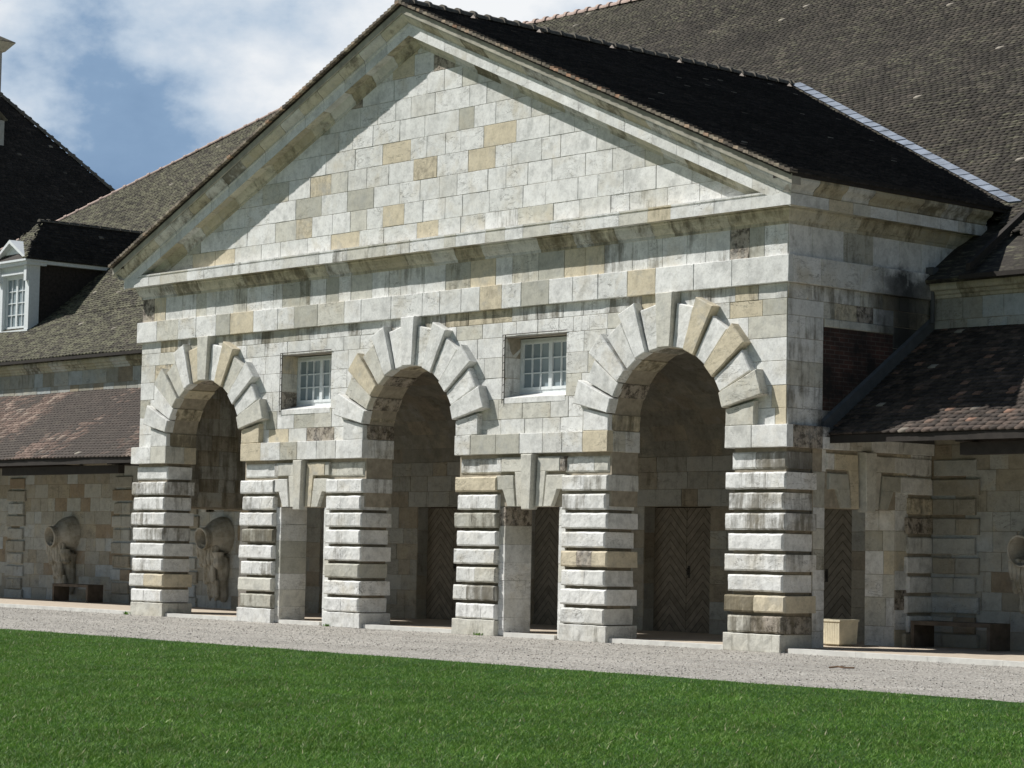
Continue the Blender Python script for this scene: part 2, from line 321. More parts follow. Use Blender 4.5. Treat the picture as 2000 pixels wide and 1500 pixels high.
def box(mb, x0, x1, y0, y1, z0, z1, c=(0.3, 0.3, 0.2)):
    p = [(x0, y0, z0), (x1, y0, z0), (x1, y1, z0), (x0, y1, z0), (x0, y0, z1), (x1, y0, z1), (x1, y1, z1), (x0, y1, z1)]
    i = len(mb.v); mb.v += p
    for f in ((0, 3, 2, 1), (4, 5, 6, 7), (0, 1, 5, 4), (1, 2, 6, 5), (2, 3, 7, 6), (3, 0, 4, 7)): mb.f.append(tuple(i + a for a in f)); mb.c.append(c)
def hexa(mb, p, c=(0.3, 0.3, 0.2)):                       # 8 points: bottom ring, top ring
    i = len(mb.v); mb.v += [tuple(x) for x in p]
    for f in ((0, 3, 2, 1), (4, 5, 6, 7), (0, 1, 5, 4), (1, 2, 6, 5), (2, 3, 7, 6), (3, 0, 4, 7)): mb.f.append(tuple(i + a for a in f)); mb.c.append(c)
def bar(mb, a, b, r, n=6, c=(0.3, 0.3, 0.2)):
    a = Vector(a); b = Vector(b); d = (b - a).normalized(); e = d.orthogonal().normalized(); g = d.cross(e); i = len(mb.v)
    for p in (a, b):
        for k in range(n): t = 2 * math.pi * k / n; mb.v.append(tuple(p + (e * math.cos(t) + g * math.sin(t)) * r))
    for k in range(n): mb.f.append((i + k, i + (k + 1) % n, i + n + (k + 1) % n, i + n + k)); mb.c.append(c)
    mb.f.append(tuple(i + k for k in reversed(range(n)))); mb.f.append(tuple(i + n + k for k in range(n))); mb.c += [c, c]
def courses(mb, F, u0, u1, rows, w0, w1, holes=(), lim=None, wmin=0.38, wmax=0.85, gap=0.0035, stain=0.2, amp=0.003, ch=0.005, tall=None, jit=0.004):
    """ashlar: rows = list of z levels; holes = (u0,u1,v0,v1) or a function v->list of (u0,u1) to leave out"""
    for r in range(len(rows) - 1):
        v0, v1 = rows[r], rows[r + 1]; a0, a1 = u0, u1
        if lim: a0, a1 = lim(v0, v1)
        cuts = []
        for h in holes:
            if callable(h): cuts += h(v0, v1)
            elif v0 < h[3] - 0.02 and v1 > h[2] + 0.02: cuts.append((h[0], h[1]))
        cuts.sort(); spans = []; p = a0
        for c0, c1 in cuts:
            if c0 > p + 0.02: spans.append((p, min(c0, a1)))
            p = max(p, c1)
        if p < a1 - 0.02: spans.append((p, a1))
        for s0, s1 in spans:
            u = s0
            while u < s1 - 1e-4:
                w = random.uniform(wmin, wmax); e = u + w
                if s1 - e < wmin * 0.6: e = s1
                k = rnd(stain(v0) if callable(stain) else stain)
                rblock(mb, F, u + gap, e - gap, v0 + gap, v1 - gap, w0, w1 + random.uniform(-jit, jit), k, ch=ch, amp=amp, cell=0.14)
                u = e
def tag(o, label=None, cat=None, group=None, kind=None):
    if label: o['label'] = label
    if cat: o['category'] = cat
    if group: o['group'] = group
    if kind: o['kind'] = kind
    return o
def empty(name, loc=(0, 0, 0), parent=None):
    o = bpy.data.objects.new(name, None); C.objects.link(o); o.location = loc; o.parent = parent; return o
def sweep(mb, prof, P, breaks, cfun, jit=0.003, gap=0.0):
    """prof: list of (q,z); P(s,q,z,end) -> point; breaks: list of s values"""
    for k in range(len(breaks) - 1):
        c = cfun(); j = random.uniform(-jit, jit)
        for i in range(len(prof) - 1):
            (q0, z0), (q1, z1) = prof[i], prof[i + 1]
            e0 = -1 if k == 0 else 0; e1 = 1 if k == len(breaks) - 2 else 0
            g0 = 0 if e0 else gap; g1 = 0 if e1 else gap
            mb.quad([P(breaks[k] + g0, q0 + j, z0, e0), P(breaks[k + 1] - g1, q0 + j, z0, e1), P(breaks[k + 1] - g1, q1 + j, z1, e1), P(breaks[k] + g0, q1 + j, z1, e0)], c)
def cuts(a, b, lo, hi):
    r = [a]
    while b - r[-1] > hi * 1.3: r.append(r[-1] + random.uniform(lo, hi))
    r.append(b); return r

# ------------------------------------------------------------------ tiled roofs
def tiles(name, mat, parent, O, U, S, nu_len, ns_len, keep=None, w=0.165, e=0.115, t=0.017, seed=1, wave=0.012):
    """courses of overlapping flat tiles: O eave corner, U along the eave, S up the slope (unit), real steps"""
    rg = np.random.default_rng(seed); O = np.array(O, float); U = np.array(U, float); S = np.array(S, float); n = np.cross(U, S); n /= np.linalg.norm(n)
    if n[2] < 0: n = -n
    nr = int(ns_len / e) + 1; nc = int(nu_len / w) + 2
    rr, cc_ = np.meshgrid(np.arange(nr), np.arange(nc), indexing='ij'); rr = rr.ravel(); cc_ = cc_.ravel()
    roff = rg.random(nr) * w; u0 = cc_ * w - roff[rr] + rg.normal(0, .006, rr.size); s0 = rr * e + rg.normal(0, 0.0028, rr.size) + 0.006 * np.sin(cc_ * 0.37 + rr)
    u1 = u0 + w - 0.0012; u0 = np.clip(u0, 0, nu_len); u1 = np.clip(u1, 0, nu_len)
    ok = (u1 - u0) > 0.02
    cen = O + np.outer((u0 + u1) / 2, U) + np.outer(s0 + e / 2, S)
    if keep is not None: ok &= keep(cen, (u0 + u1) / 2, s0)
    u0, u1, s0, rr, cc_, cen = [a[ok] for a in (u0, u1, s0, rr, cc_, cen)]; m = u0.size
    sag = wave * (np.sin(cen[:, 0] * 0.9 + cen[:, 1] * 0.7) + np.sin(cen[:, 2] * 1.9 + cen[:, 0] * 0.31 + seed))
    h0 = t + np.abs(rg.normal(0, 0.0013, m)) + sag; hl = h0 + rg.normal(0, 0.0006, m); hr = h0 + rg.normal(0, 0.0006, m); ht = sag + 0.001
    def P(u, s, h): return O + np.outer(u, U) + np.outer(s, S) + h[:, None] * n
    s1 = s0 + e + 0.012
    V = np.stack([P(u0, s0, hl), P(u1, s0, hr), P(u1, s1, ht), P(u0, s1, ht), P(u0, s0 + 0.001, ht - t), P(u1, s0 + 0.001, ht - t)], 1).reshape(-1, 3)
    b = np.arange(m)[:, None] * 6
    F = np.concatenate([b + [0, 1, 2, 3], b + [4, 5, 1, 0], b + [0, 3, 4, 4], b + [1, 5, 2, 2]], 1).reshape(m, 4, 4)
    tri = rg.random(m)
    col = np.stack([tri, rg.random(m), rg.random(m), np.ones(m)], 1)
    loops = []; 
    Q = F[:, :2].reshape(-1, 4); T = F[:, 2:, :3].reshape(-1, 3)
    me = bpy.data.meshes.new(name); me.vertices.add(len(V)); me.vertices.foreach_set('co', V.ravel())
    nl = Q.size + T.size; me.loops.add(nl); me.loops.foreach_set('vertex_index', np.concatenate([Q.ravel(), T.ravel()]).astype(np.int32))
    npol = len(Q) + len(T); me.polygons.add(npol)
    st = np.concatenate([np.arange(len(Q)) * 4, Q.size + np.arange(len(T)) * 3]).astype(np.int32); me.polygons.foreach_set('loop_start', st)
    try: me.polygons.foreach_set('loop_total', np.concatenate([np.full(len(Q), 4), np.full(len(T), 3)]).astype(np.int32))
    except Exception: pass
    me.materials.append(mat); me.update(calc_edges=True)
    a = me.attributes.new('blk', 'FLOAT_COLOR', 'FACE'); a.data.foreach_set('color', np.concatenate([np.repeat(col, 2, 0), np.repeat(col, 2, 0)]).ravel())
    o = bpy.data.objects.new(name, me); C.objects.link(o)
    if parent: o.parent = parent; o.location = -parent_loc(parent)
    return o
def slab(mb, pts, th=0.05, c=(0.3, 0.3, 0.2), drop=0.012):
    """roof boarding under the tiles; pts counter-clockwise from above"""
    a, b, d = [Vector(p) for p in pts[:3]]; n = (b - a).cross(d - a).normalized()
    if n.z < 0: n = -n
    top = [Vector(p) - n * drop for p in pts]; bot = [p - n * th for p in top]
    mb.quad(top, c); mb.quad(list(reversed(bot)), c)
    for i in range(len(pts)): j = (i + 1) % len(pts); mb.quad([top[i], bot[i], bot[j], top[j]], c)
def ridge(name, mat, parent, a, b, r=0.13, step=0.40, cap=0.035, tilt=None):
    mb = MB(); a = Vector(a); b = Vector(b); d = (b - a); Ln = d.length; d.normalize(); s = d.cross(Vector((0, 0, 1))).normalized(); u = s.cross(d)
    k = 0.0
    while k < Ln - 0.05:
        l = min(step, Ln - k); c = rnd(); jr = random.uniform(-.008, .008)
        for (p, q, ra, rb) in ((k, k + l * 0.8, r + jr, r * 0.93 + jr), (k + l * 0.78, k + l, r + cap + jr, r + cap * 0.8 + jr)):
            P0, P1 = a + d * p, a + d * q
            for i in range(8):
                t0 = math.pi * (i / 8) ; t1 = math.pi * ((i + 1) / 8)
                mb.quad([P0 + s * math.cos(t0) * ra + u * math.sin(t0) * ra, P0 + s * math.cos(t1) * ra + u * math.sin(t1) * ra, P1 + s * math.cos(t1) * rb + u * math.sin(t1) * rb, P1 + s * math.cos(t0) * rb + u * math.sin(t0) * rb], c)
            for PP, rr_ in ((P0, ra), (P1, rb)):
                mb.quad([PP + s * math.cos(math.pi * i / 8) * rr_ + u * math.sin(math.pi * i / 8) * rr_ for i in range(9)], c)
        k += l
    return mb.build(name, mat, parent)

# ------------------------------------------------------------------ dimensions
W = 19.548; a_, b_, c_ = 1.275, 2.857, 4.214; T = 0.66; S_ = 3.85
AX = [a_ + b_ / 2, W / 2, W - a_ - b_ / 2]; ZS = 3.775; RA = b_ / 2; ZI = 3.40
WX = [(AX[0] + AX[1]) / 2, (AX[1] + AX[2]) / 2]
XL = [0, a_, a_ + b_, a_ + b_ + c_, a_ + 2 * b_ + c_, a_ + 2 * b_ + 2 * c_, a_ + 3 * b_ + 2 * c_, W]
pav = tag(empty('entrance_pavilion', (W / 2, 2, 0)), 'pale limestone pavilion with a triangular pediment over three round arches and banded piers', 'pavilion')

# ---------------- pavilion: backing walls (dark mortar shows in the joints)
mb = MB(); ZT = 7.66
def col(x0, x1, zb0, zb1, zt, y0=0.0, y1=T): hexa(mb, [(x0, y0, zb0), (x1, y0, zb1), (x1, y1, zb1), (x0, y1, zb0), (x0, y0, zt), (x1, y0, zt), (x1, y1, zt), (x0, y1, zt)], (0.65, 0.2, 0.3))
for ax in AX:
    for k in range(24):
        t0 = math.pi * k / 24; t1 = math.pi * (k + 1) / 24
        x0, x1 = ax - (RA + .02) * math.cos(t0), ax - (RA + .02) * math.cos(t1)
        col(x0, x1, ZS + (RA + .02) * math.sin(t0), ZS + (RA + .02) * math.sin(t1), ZT)
WO = [(w - 0.855, w + 0.855) for w in WX]
col(0.0, a_ - .02, ZI, ZI, ZT); col(W - a_ + .02, W, ZI, ZI, ZT)
for i, (w0, w1) in enumerate(WO):
    xa, xb = XL[2 + 2 * i] + .02, XL[3 + 2 * i] - .02
    col(xa, w0, 2.42, 2.42, ZT); col(w1, xb, 2.42, 2.42, ZT)
    col(w0, w1, 2.42, 2.42, 4.44); col(w0, w1, 5.62, 5.62, ZT)
# side walls above the openings
for x0, x1 in ((0.0, T), (W - T, W)):
    box(mb, x0, x1, T, 0.98, 0, ZT); box(mb, x0, x1, 2.85, S_ + .05, 0, ZT); box(mb, x0, x1, 0.98, 2.85, 2.42, ZT)
    box(mb, x0, x1, S_ + .05, 5.2, 5.0, ZT)
# back wall with five door openings
DX = [AX[0], WX[0], AX[1], WX[1], AX[2]]; DH = 0.90; p = T
for d in DX: box(mb, p, d - DH, S_, S_ + .5, 0, 2.52); p = d + DH
box(mb, p, W - T, S_, S_ + .5, 0, 2.52); box(mb, T, W - T, S_, S_ + .5, 2.52, 5.6)
# tympanum backing
mb.quad([(0.0, 0.0, 7.66), (W, 0.0, 7.66), (W / 2, 0.0, 12.0)], (.6, .2, .2)); mb.quad([(0.3, 0.4, 7.5), (W / 2, 0.4, 11.9), (W - .3, 0.4, 7.5)], (.6, .2, .2))
mb.build('core_wall', MMO, pav)
# vault inside the porch
mb = MB()
for k in range(10):
    t0 = math.pi / 2 * k / 10; t1 = math.pi / 2 * (k + 1) / 10
    f = lambda t: (S_ - (S_ - T) * (1 - math.cos(t)), 3.5 + 1.95 * math.sin(t))
    (y0, z0), (y1, z1) = f(t0), f(t1)
    u = T
    while u < W - T - .01:
        e = min(u + random.uniform(.5, 1.0), W - T); c = rnd(0.35)
        mb.quad([(u, y0, z0), (e, y0, z0), (e, y1, z1), (u, y1, z1)], c); u = e
mb.quad([(T, T, 5.45), (W - T, T, 5.45), (W - T, S_, 5.46), (T, S_, 5.46)], rnd())
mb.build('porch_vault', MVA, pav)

# ---------------- ashlar facing
def arch_cut(rad): 
    def f(v0, v1):
        o = []
        for ax in AX:
            zz = (v0 + v1) / 2 - ZS
            if -0.1 < zz < rad: h = math.sqrt(rad * rad - zz * zz); o.append((ax - h, ax + h))
        return o
    return f
mb = MB()
rows = [3.775, 4.06, 4.44, 4.85, 5.24, 5.62, 5.90, 6.16]
st = lambda v: 0.62 if v > 5.85 else (0.36 if v > 5.5 else 0.26)
winholes = [(w - .856, w + .856, 4.44, 5.62) for w in WX]
courses(mb, FRONT, 0, W, rows, -0.01, 0.012, holes=[arch_cut(1.78)] + winholes, stain=st)
mb.build('front_wall', MST, pav); mb = MB()
courses(mb, FRONT, 0, W, [6.62, 7.16], -0.01, 0.012, stain=0.52, wmin=0.32, wmax=0.75)
mb.build('frieze', MST, pav)
def tlim(v0, v1):
    h = (12.21 - v1) / 0.434; return (max(0.4, W / 2 - h), min(W - .4, W / 2 + h))
tr = [7.62 + 0.425 * i for i in range(10)] + [11.85]
mb = MB()
courses(mb, FRONT, 0, W, tr, -0.01, 0.014, lim=tlim, stain=lambda v: 0.22 if v > 8 else 0.40, wmin=0.45, wmax=1.05, jit=0.005)
mb.build('tympanum', MST, pav)
# corner strips of the two side walls, brick infill, upper stones
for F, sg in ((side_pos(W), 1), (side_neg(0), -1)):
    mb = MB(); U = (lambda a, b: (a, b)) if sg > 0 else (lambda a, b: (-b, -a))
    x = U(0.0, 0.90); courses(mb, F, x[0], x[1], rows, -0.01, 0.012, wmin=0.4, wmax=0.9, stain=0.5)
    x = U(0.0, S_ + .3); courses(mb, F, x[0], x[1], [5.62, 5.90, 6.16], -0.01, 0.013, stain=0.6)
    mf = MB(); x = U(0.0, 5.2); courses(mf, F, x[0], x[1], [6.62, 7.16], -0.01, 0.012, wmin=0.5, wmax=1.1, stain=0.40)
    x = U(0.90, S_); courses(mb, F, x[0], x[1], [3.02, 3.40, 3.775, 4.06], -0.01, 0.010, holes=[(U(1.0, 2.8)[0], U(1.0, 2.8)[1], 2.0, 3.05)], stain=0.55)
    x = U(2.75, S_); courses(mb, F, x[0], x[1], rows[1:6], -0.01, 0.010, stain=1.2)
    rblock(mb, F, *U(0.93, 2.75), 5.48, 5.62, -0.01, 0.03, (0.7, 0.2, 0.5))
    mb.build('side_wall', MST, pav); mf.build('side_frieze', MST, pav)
for xa, xb in ((W, W + .008), (-.008, 0)): mb = MB(); box(mb, xa, xb, 0.905, 2.745, 4.06, 5.475); mb.build('brick_infill', MBK, pav)
# inner faces: back wall, inside of the front wall ends
mb = MB(); F = at_y(S_)
courses(mb, F, T, W - T, [0, .34, .68, 1.02, 1.36, 1.70, 2.05, 2.52], -0.01, 0.012, holes=[(d - DH, d + DH, 0, 2.52) for d in DX], stain=0.35)
courses(mb, F, T, W - T, [2.52, 2.86, 3.2, 3.5], -0.01, 0.012, stain=0.40)
# left inner cheek (seen through the first arch), facing +x, and its twin
courses(mb, side_pos(T), 0.7, S_, [2.46, 2.8, 3.1, 3.4, 3.75, 4.1, 4.5, 4.95, 5.4], -0.01, 0.012, stain=0.75)
courses(mb, side_pos(T), 2.86, S_, [0, .34, .68, 1.02, 1.36, 1.70, 2.05, 2.46], -0.01, 0.012, stain=0.45)
courses(mb, side_neg(W - T), -S_, -0.7, [2.46, 2.8, 3.1, 3.4, 3.75, 4.1, 4.5, 4.95, 5.4], -0.01, 0.012, stain=0.5)
# jambs of the door openings
for d in DX:
    for F2, X in ((side_pos(d - DH), 0), (side_neg(d + DH), 1)):
        a, b = (S_, S_ + .32) if not X else (-S_ - .32, -S_)
        courses(mb, F2, a, b, [0, .5, 1.0, 1.5, 2.0, 2.52], -0.01, 0.006, stain=0.3, wmin=.5, wmax=.6)
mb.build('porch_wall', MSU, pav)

# ---------------- string band, impost band, cornice
def ring(mb, prof, cf, yb=5.0, lo=0.45, hi=1.0, gap=0.002, jit=0.003):
    sweep(mb, prof, lambda s, q, z, e: (s + e * q, -q, z), cuts(0, W, lo, hi), cf, jit, gap)
    sweep(mb, prof, lambda s, q, z, e: (W + q, s - (q if e < 0 else 0), z), cuts(0, yb, lo, hi), cf, jit, gap)
    sweep(mb, prof, lambda s, q, z, e: (-q, s - (q if e < 0 else 0), z), cuts(0, yb, lo, hi), cf, jit, gap)
mb = MB()
def bandstones(z0, z1, p, spans, lo, hi, stain, deep=0.0):
    for u0, u1 in spans:
        cs = cuts(u0, u1, lo, hi)
        for k in range(len(cs) - 1): rblock(mb, FRONT, cs[k] + .002, cs[k + 1] - .002, z0, z1, -0.01, p + random.uniform(-.004, .004), rnd(stain), ch=0.008, amp=0.004)
bandstones(6.16, 6.62, 0.10, [(-0.10, W + 0.10)], 0.5, 1.05, 0.12)
for F, sg in ((side_pos(W), 1), (side_neg(0), -1)):
    cs = cuts(0.02, S_ + .1, 0.6, 1.1)
    for k in range(len(cs) - 1):
        u = (cs[k], cs[k + 1]) if sg > 0 else (-cs[k + 1], -cs[k])
        rblock(mb, F, u[0] + .002, u[1] - .002, 6.16, 6.62, -0.01, 0.099, rnd(0.35), ch=0.008)
mb.build('string_band', MST, pav)
mb = MB()
fr = [(-0.14, a_), (XL[2], XL[3]), (XL[4], XL[5]), (XL[6], W + 0.14)]
for n_ in range(4):
    mb = MB(); bandstones(ZI, ZS, 0.14, [fr[n_]], 0.42, 0.85, 0.35)
    for i in ([1], [2, 3], [4, 5], [6])[n_]:       # returns of the impost in the arch reveals
        X = XL[i]; F = side_pos(X - .03) if i % 2 else side_neg(X + .03); u = (0.0, T + .03) if i % 2 else (-T - .03, 0.0)
        cs = cuts(u[0], u[1], 0.3, 0.4)
        for k in range(len(cs) - 1): rblock(mb, F, cs[k] + .002, cs[k + 1] - .002, ZI, ZS, -0.02, 0.03, rnd(0.55), ch=0.008)
    mb.build('impost', MST, pav)
for F, sg in ((side_pos(W), 1), (side_neg(0), -1)):
    cs = cuts(0.01, S_ - .02, 0.5, 0.9); mb = MB()
    for k in range(len(cs) - 1):
        u = (cs[k], cs[k + 1]) if sg > 0 else (-cs[k + 1], -cs[k]); pr = 0.139 if cs[k] < 0.85 else 0.09
        rblock(mb, F, u[0] + .002, u[1] - .002, ZI, ZS - (0 if cs[k] < .85 else .01), -0.01, pr, rnd(0.55), ch=0.008)
    mb.build('side_impost', MST, pav)
mb = MB(); cfn = lambda: (random.random(), random.random(), min(1, max(0, random.gauss(.55, .15))))
ring(mb, [(0.0, 7.15), (0.03, 7.15), (0.035, 7.20), (0.06, 7.22), (0.10, 7.28), (0.13, 7.36), (0.15, 7.385), (0.15, 7.41), (0.33, 7.405)], cfn)
mb.build('bed_mould', MSC, pav)
mb = MB(); cfw = lambda: (random.random(), random.random(), min(1, max(0, random.gauss(.34, .17))))
ring(mb, [(0.33, 7.405), (0.33, 7.60), (0.30, 7.605), (0.30, 7.63), (0.325, 7.635), (0.325, 7.665), (0.0, 7.70)], cfw, lo=.3, hi=.75)
mb.build('corona', MST, pav)
# side eaves: cyma above the corona, timber gutter board above
for sx, nm in ((1, 0), (-1, 1)):
    mb = MB(); X0 = W if sx > 0 else 0
    prof = [(0.30, 7.60), (0.335, 7.62), (0.345, 7.66), (0.38, 7.70), (0.46, 7.75), (0.50, 7.80), (0.50, 7.84), (0.2, 7.84)]
    sweep(mb, prof, lambda s, q, z, e: (X0 + sx * q, s, z), cuts(-0.50, 4.95, .55, .8), cfn, .003, .003); mb.build('side_cyma', MSC, pav)
    mb = MB(); xa, xb = sorted((X0 + sx * 0.1, X0 + sx * 0.535)); box(mb, xa, xb, -.515, 5.55, 7.843, 7.985); mb.build('gutter_board', MWD, pav)
# raking cornices
SL = 0.434; XM = W / 2; XE = 0.53
def Lz(x): return 12.36 - SL * abs(x - XM)
for sx in (-1, 1):
    def P(s, q, z, e):                      # s: distance from the centre, 0 at the apex
        x = XM + sx * s
        if e > 0: x = (W + q) if sx > 0 else -q
        return (x, -q, Lz(x) + z)
    mb = MB(); br = cuts(0.0, W / 2, .5, .75)
    sweep(mb, [(0.0, -0.80), (0.03, -0.80), (0.04, -0.74), (0.08, -0.71), (0.13, -0.64), (0.15, -0.61), (0.326, -0.60)], P, br, cfn, .003, .003)
    mb.build('raking_bed_mould', MSC, pav)
    mb = MB(); sweep(mb, [(0.326, -0.60), (0.326, -0.40), (0.345, -0.385), (0.345, -0.36)], P, br, lambda: (random.random() * .62, random.random(), random.uniform(.05, .35)), .003, .003); mb.build('raking_corona', MST, pav)
    mb = MB(); sweep(mb, [(0.345, -0.36), (0.36, -0.33), (0.40, -0.30), (0.46, -0.255), (0.50, -0.21), (0.50, -0.185)], P, br, cfn, .003, .003)
    mb.build('raking_cyma', MSC, pav)
    mb = MB(); sweep(mb, [(0.50, -0.185), (0.525, -0.18), (0.525, -0.015), (0.40, 0.0), (0.0, 0.0)], P, cuts(0, W / 2, 2, 3.5), rnd, .002)
    xe = W + .525 if sx > 0 else -.525; mb.quad([(xe, -.525, Lz(xe) - .185), (xe, -.525, Lz(xe) - .015), (xe, -.3, Lz(xe) - .015), (xe, -.3, Lz(xe) - .185)], rnd())
    mb.build('verge_cap', MCAP, pav)

# ---------------- rusticated piers
PR = 0.343; HB = PR - 0.060
def prow(k): return 0.30 + k * PR, 0.30 + k * PR + HB
def pier(mb, x0, x1, y0=-0.1, y1=T, m_l=False, m_r=False):
    """m_l/m_r: side that faces an arch (blocks swing in and out)"""
    top = ZI if (x0 <= 0 or x1 >= W) else 2.415
    mc = MB(); box(mc, x0 + (.12 if m_l else .0), x1 - (.12 if m_r else .0), 0.03 if x0 > 0 and x1 < W else 0.0, y1 - .04, 0, top, (0.66, .2, .4)); mc.build('pier_core', MPG, pav)
    rblock(mb, FRONT, x0 - .01, x1 + .01, -0.02, 0.283, -y1 - .01, -y0 + .02, (random.uniform(.5, .8), .5, .45), ch=0.012, amp=.008, cell=.1, back=True)
    for k in range(9):
        z0, z1 = prow(k); wide = k % 2 == 1; ins = 0.0 if wide else 0.07
        xa, xb = x0 + (ins if m_l or x0 <= 0 else 0), x1 - (ins if m_r or x1 >= W else 0)
        if x0 <= 0: xa = x0 - .1 + ins
        if x1 >= W: xb = x1 + .1 - ins
        n = random.choice((1, 1, 2, 2, 3)) if xb - xa > 1 else random.choice((1, 1, 2)); cs = [xa] + sorted(xa + (xb - xa) * (i + random.uniform(-.15, .15)) / n for i in range(1, n)) + [xb]
        pj = 0.125 if wide else 0.11
        if k == 8: pj = 0.03
        tone = random.random() ** 1.25
        for i in range(n):
            k3 = (min(1, tone + random.choice((0, 0, .03, .3, .2)) * (1 if i else 0)), random.random(), min(1, max(0, random.gauss(.58 if x1 >= W else .42, .18))))
            rblock(mb, FRONT, cs[i] + (.001 if i else 0), cs[i + 1] - (.001 if i < n - 1 else 0), z0, z1, -y1 - (.0 if wide else -.03), pj, k3, ch=0.028, amp=0.0075, cell=0.06, back=True, cul=.003 if i else None, cur=.003 if i < n - 1 else None)
for x0, x1, l, r in ((0, a_, False, True), (W - a_, W, True, False)):
    mb = MB(); pier(mb, x0, x1, m_l=l, m_r=r); mb.build('corner_pier', MST, pav)
OW = 0.735
for w in WX:
    for sx in (-1, 1):
        mb = MB(); xo = w + sx * c_ / 2; xi = w + sx * (OW + .16)
        pier(mb, min(xo, xi), max(xo, xi), m_l=sx < 0, m_r=sx > 0)
        xj0, xj1 = sorted((w + sx * OW, xi + sx * .02))     # plain jamb beside the small opening
        for z0, z1 in zip([0, .34, .69, 1.03, 1.37, 1.71, 2.06], [.34, .69, 1.03, 1.37, 1.71, 2.06, 2.41]):
            rblock(mb, FRONT, xj0, xj1, z0 + .002, z1 - .002, -T, 0.012 + random.uniform(-.003, .004), rnd(.3), ch=.006, amp=.004, back=True)
        mb.build('pier', MST, pav)
# side wall piers: blocks on the rear part of the side wall
for F, sg in ((side_pos(W), 1), (side_neg(0), -1)):
    U = (lambda a, b: (a, b)) if sg > 0 else (lambda a, b: (-b, -a)); mb = MB()
    for k in range(9):
        z0, z1 = prow(k); wide = k % 2 == 1
        u = U(3.16 if not wide else 3.10, S_ - .012); rblock(mb, F, *u, z0, z1, -0.01, 0.075 if k < 8 else .03, rnd(.45), ch=.018, amp=.006, cell=.08)
    rblock(mb, F, *U(3.05, S_ - .012), 0, .28, -.01, .09, rnd(.5), ch=.012, amp=.006)
    mb.build('side_quoins', MST, pav); mb = MB()
    courses(mb, F, *U(2.85, 3.2), [0, .34, .69, 1.03, 1.37, 1.71, 2.06, 2.42, 3.02], -.01, .01, stain=.4, wmin=.3, wmax=.4)
    mb2 = MB(); courses(mb2, F, *U(T + .02, 0.98), [0, .34, .69, 1.03, 1.37, 1.71, 2.06, 2.42, 3.02], -.01, .01, stain=.5, wmin=.3, wmax=.4)
    # jamb of the side opening, faces -y
    for X0, X1 in (((W - T, W) if sg > 0 else (0, T)),): courses(mb, at_y(2.85), X0, X1, [0, .40, .9, 1.3, 1.71, 2.06, 2.42], -.01, .008, stain=.35, wmin=.3, wmax=.5)
    mb.build('side_pier', MST, pav); mb2.build('side_jamb', MST, pav)

# ---------------- arch surrounds: voussoirs
def wedge(mb, ax, t0, t1, r0, r1, w0, w1, c, **k):
    """angles from the vertical, clockwise; trapezoid between two radii"""
    p = lambda t, r: (ax + r * math.sin(t), ZS + r * math.cos(t))
    gblock(mb, FRONT, (p(t0, r0), p(t1, r0), p(t1, r1), p(t0, r1)), w0, w1, c, **k)
def stonetone(i): return [0.1, 0.45, 0.66, 0.2, 0.87, 0.05, 0.3, 0.74, 0.5][i % 9]
for n_, ax in enumerate(AX):
    arch = empty('arch_surround', (0, 0, 0), pav); arch.location = Vector((ax, 0, ZS)) - parent_loc(pav)
    d12 = R_(12); half = R_(6); mg = 0.006
    for sg in (-1, 1):
        for k in range(7):
            t0 = half + k * d12; t1 = t0 + d12
            long_ = k % 2 == 1; r1 = (2.37 if long_ else 2.215) * random.uniform(.992, 1.006); pj = 0.20 if long_ else 0.135
            if k in (2, 4): pj = 0.155
            mg = .0095; tt0, tt1 = (t0 + mg, t1 - mg) if sg > 0 else (-t1 + mg, -t0 - mg)
            mb = MB(); c = (random.choice((0.1, 0.2, 0.4, 0.5, 0.15, 0.45, 0.5, 0.7, 0.75, 0.92)), random.random() * .9, random.uniform(.0, .22))
            if k == 6:
                xa, xb = ax + sg * (RA - .0), ax + sg * 2.08; xa, xb = min(xa, xb), max(xa, xb)
                z1 = ZS + RA * math.cos(t0) - .01
                q = ((xa, ZS + .003), (xb, ZS + .003), (xb, ZS + 2.08 * math.cos(t0) - .02), (xa, z1)) if sg > 0 else ((xa, ZS + .003), (xb, ZS + .003), (xb, z1), (xa, ZS + 2.08 * math.cos(t0) - .02))
                gblock(mb, FRONT, q, -0.01, 0.13, c, ch=.015, amp=.006)
            else: wedge(mb, ax, tt0, tt1, RA, r1, -0.01, pj, c, ch=0.018, amp=0.0055, cell=.07)
            # stone reaching through the wall behind the face
            wedge(mb, ax, tt0, tt1, RA + (.028 if long_ else -.004) + random.uniform(-.004, .006), RA + .17, -T, 0.03, (random.choice((.70, .82, .93, .99, .985, .95)), random.random(), random.uniform(.35, .8)), ch=.008, amp=.005, cell=.12, back=True)
            mb.build('voussoir', MST, arch)
    mb = MB(); c = ([0.74, 0.1, 0.75][n_], 0.2, 0.12)
    gblock(mb, FRONT, ((ax - .155, ZS + RA - .01), (ax + .155, ZS + RA - .01), (ax + .215, 6.158), (ax - .215, 6.158)), -0.01, 0.215, c, ch=.014, amp=.004)
    wedge(mb, ax, -half + mg, half - mg, RA, RA + .2, -T, 0.03, (.96, .5, .5), ch=.008, back=True)
    mb.build('keystone', MST, arch)

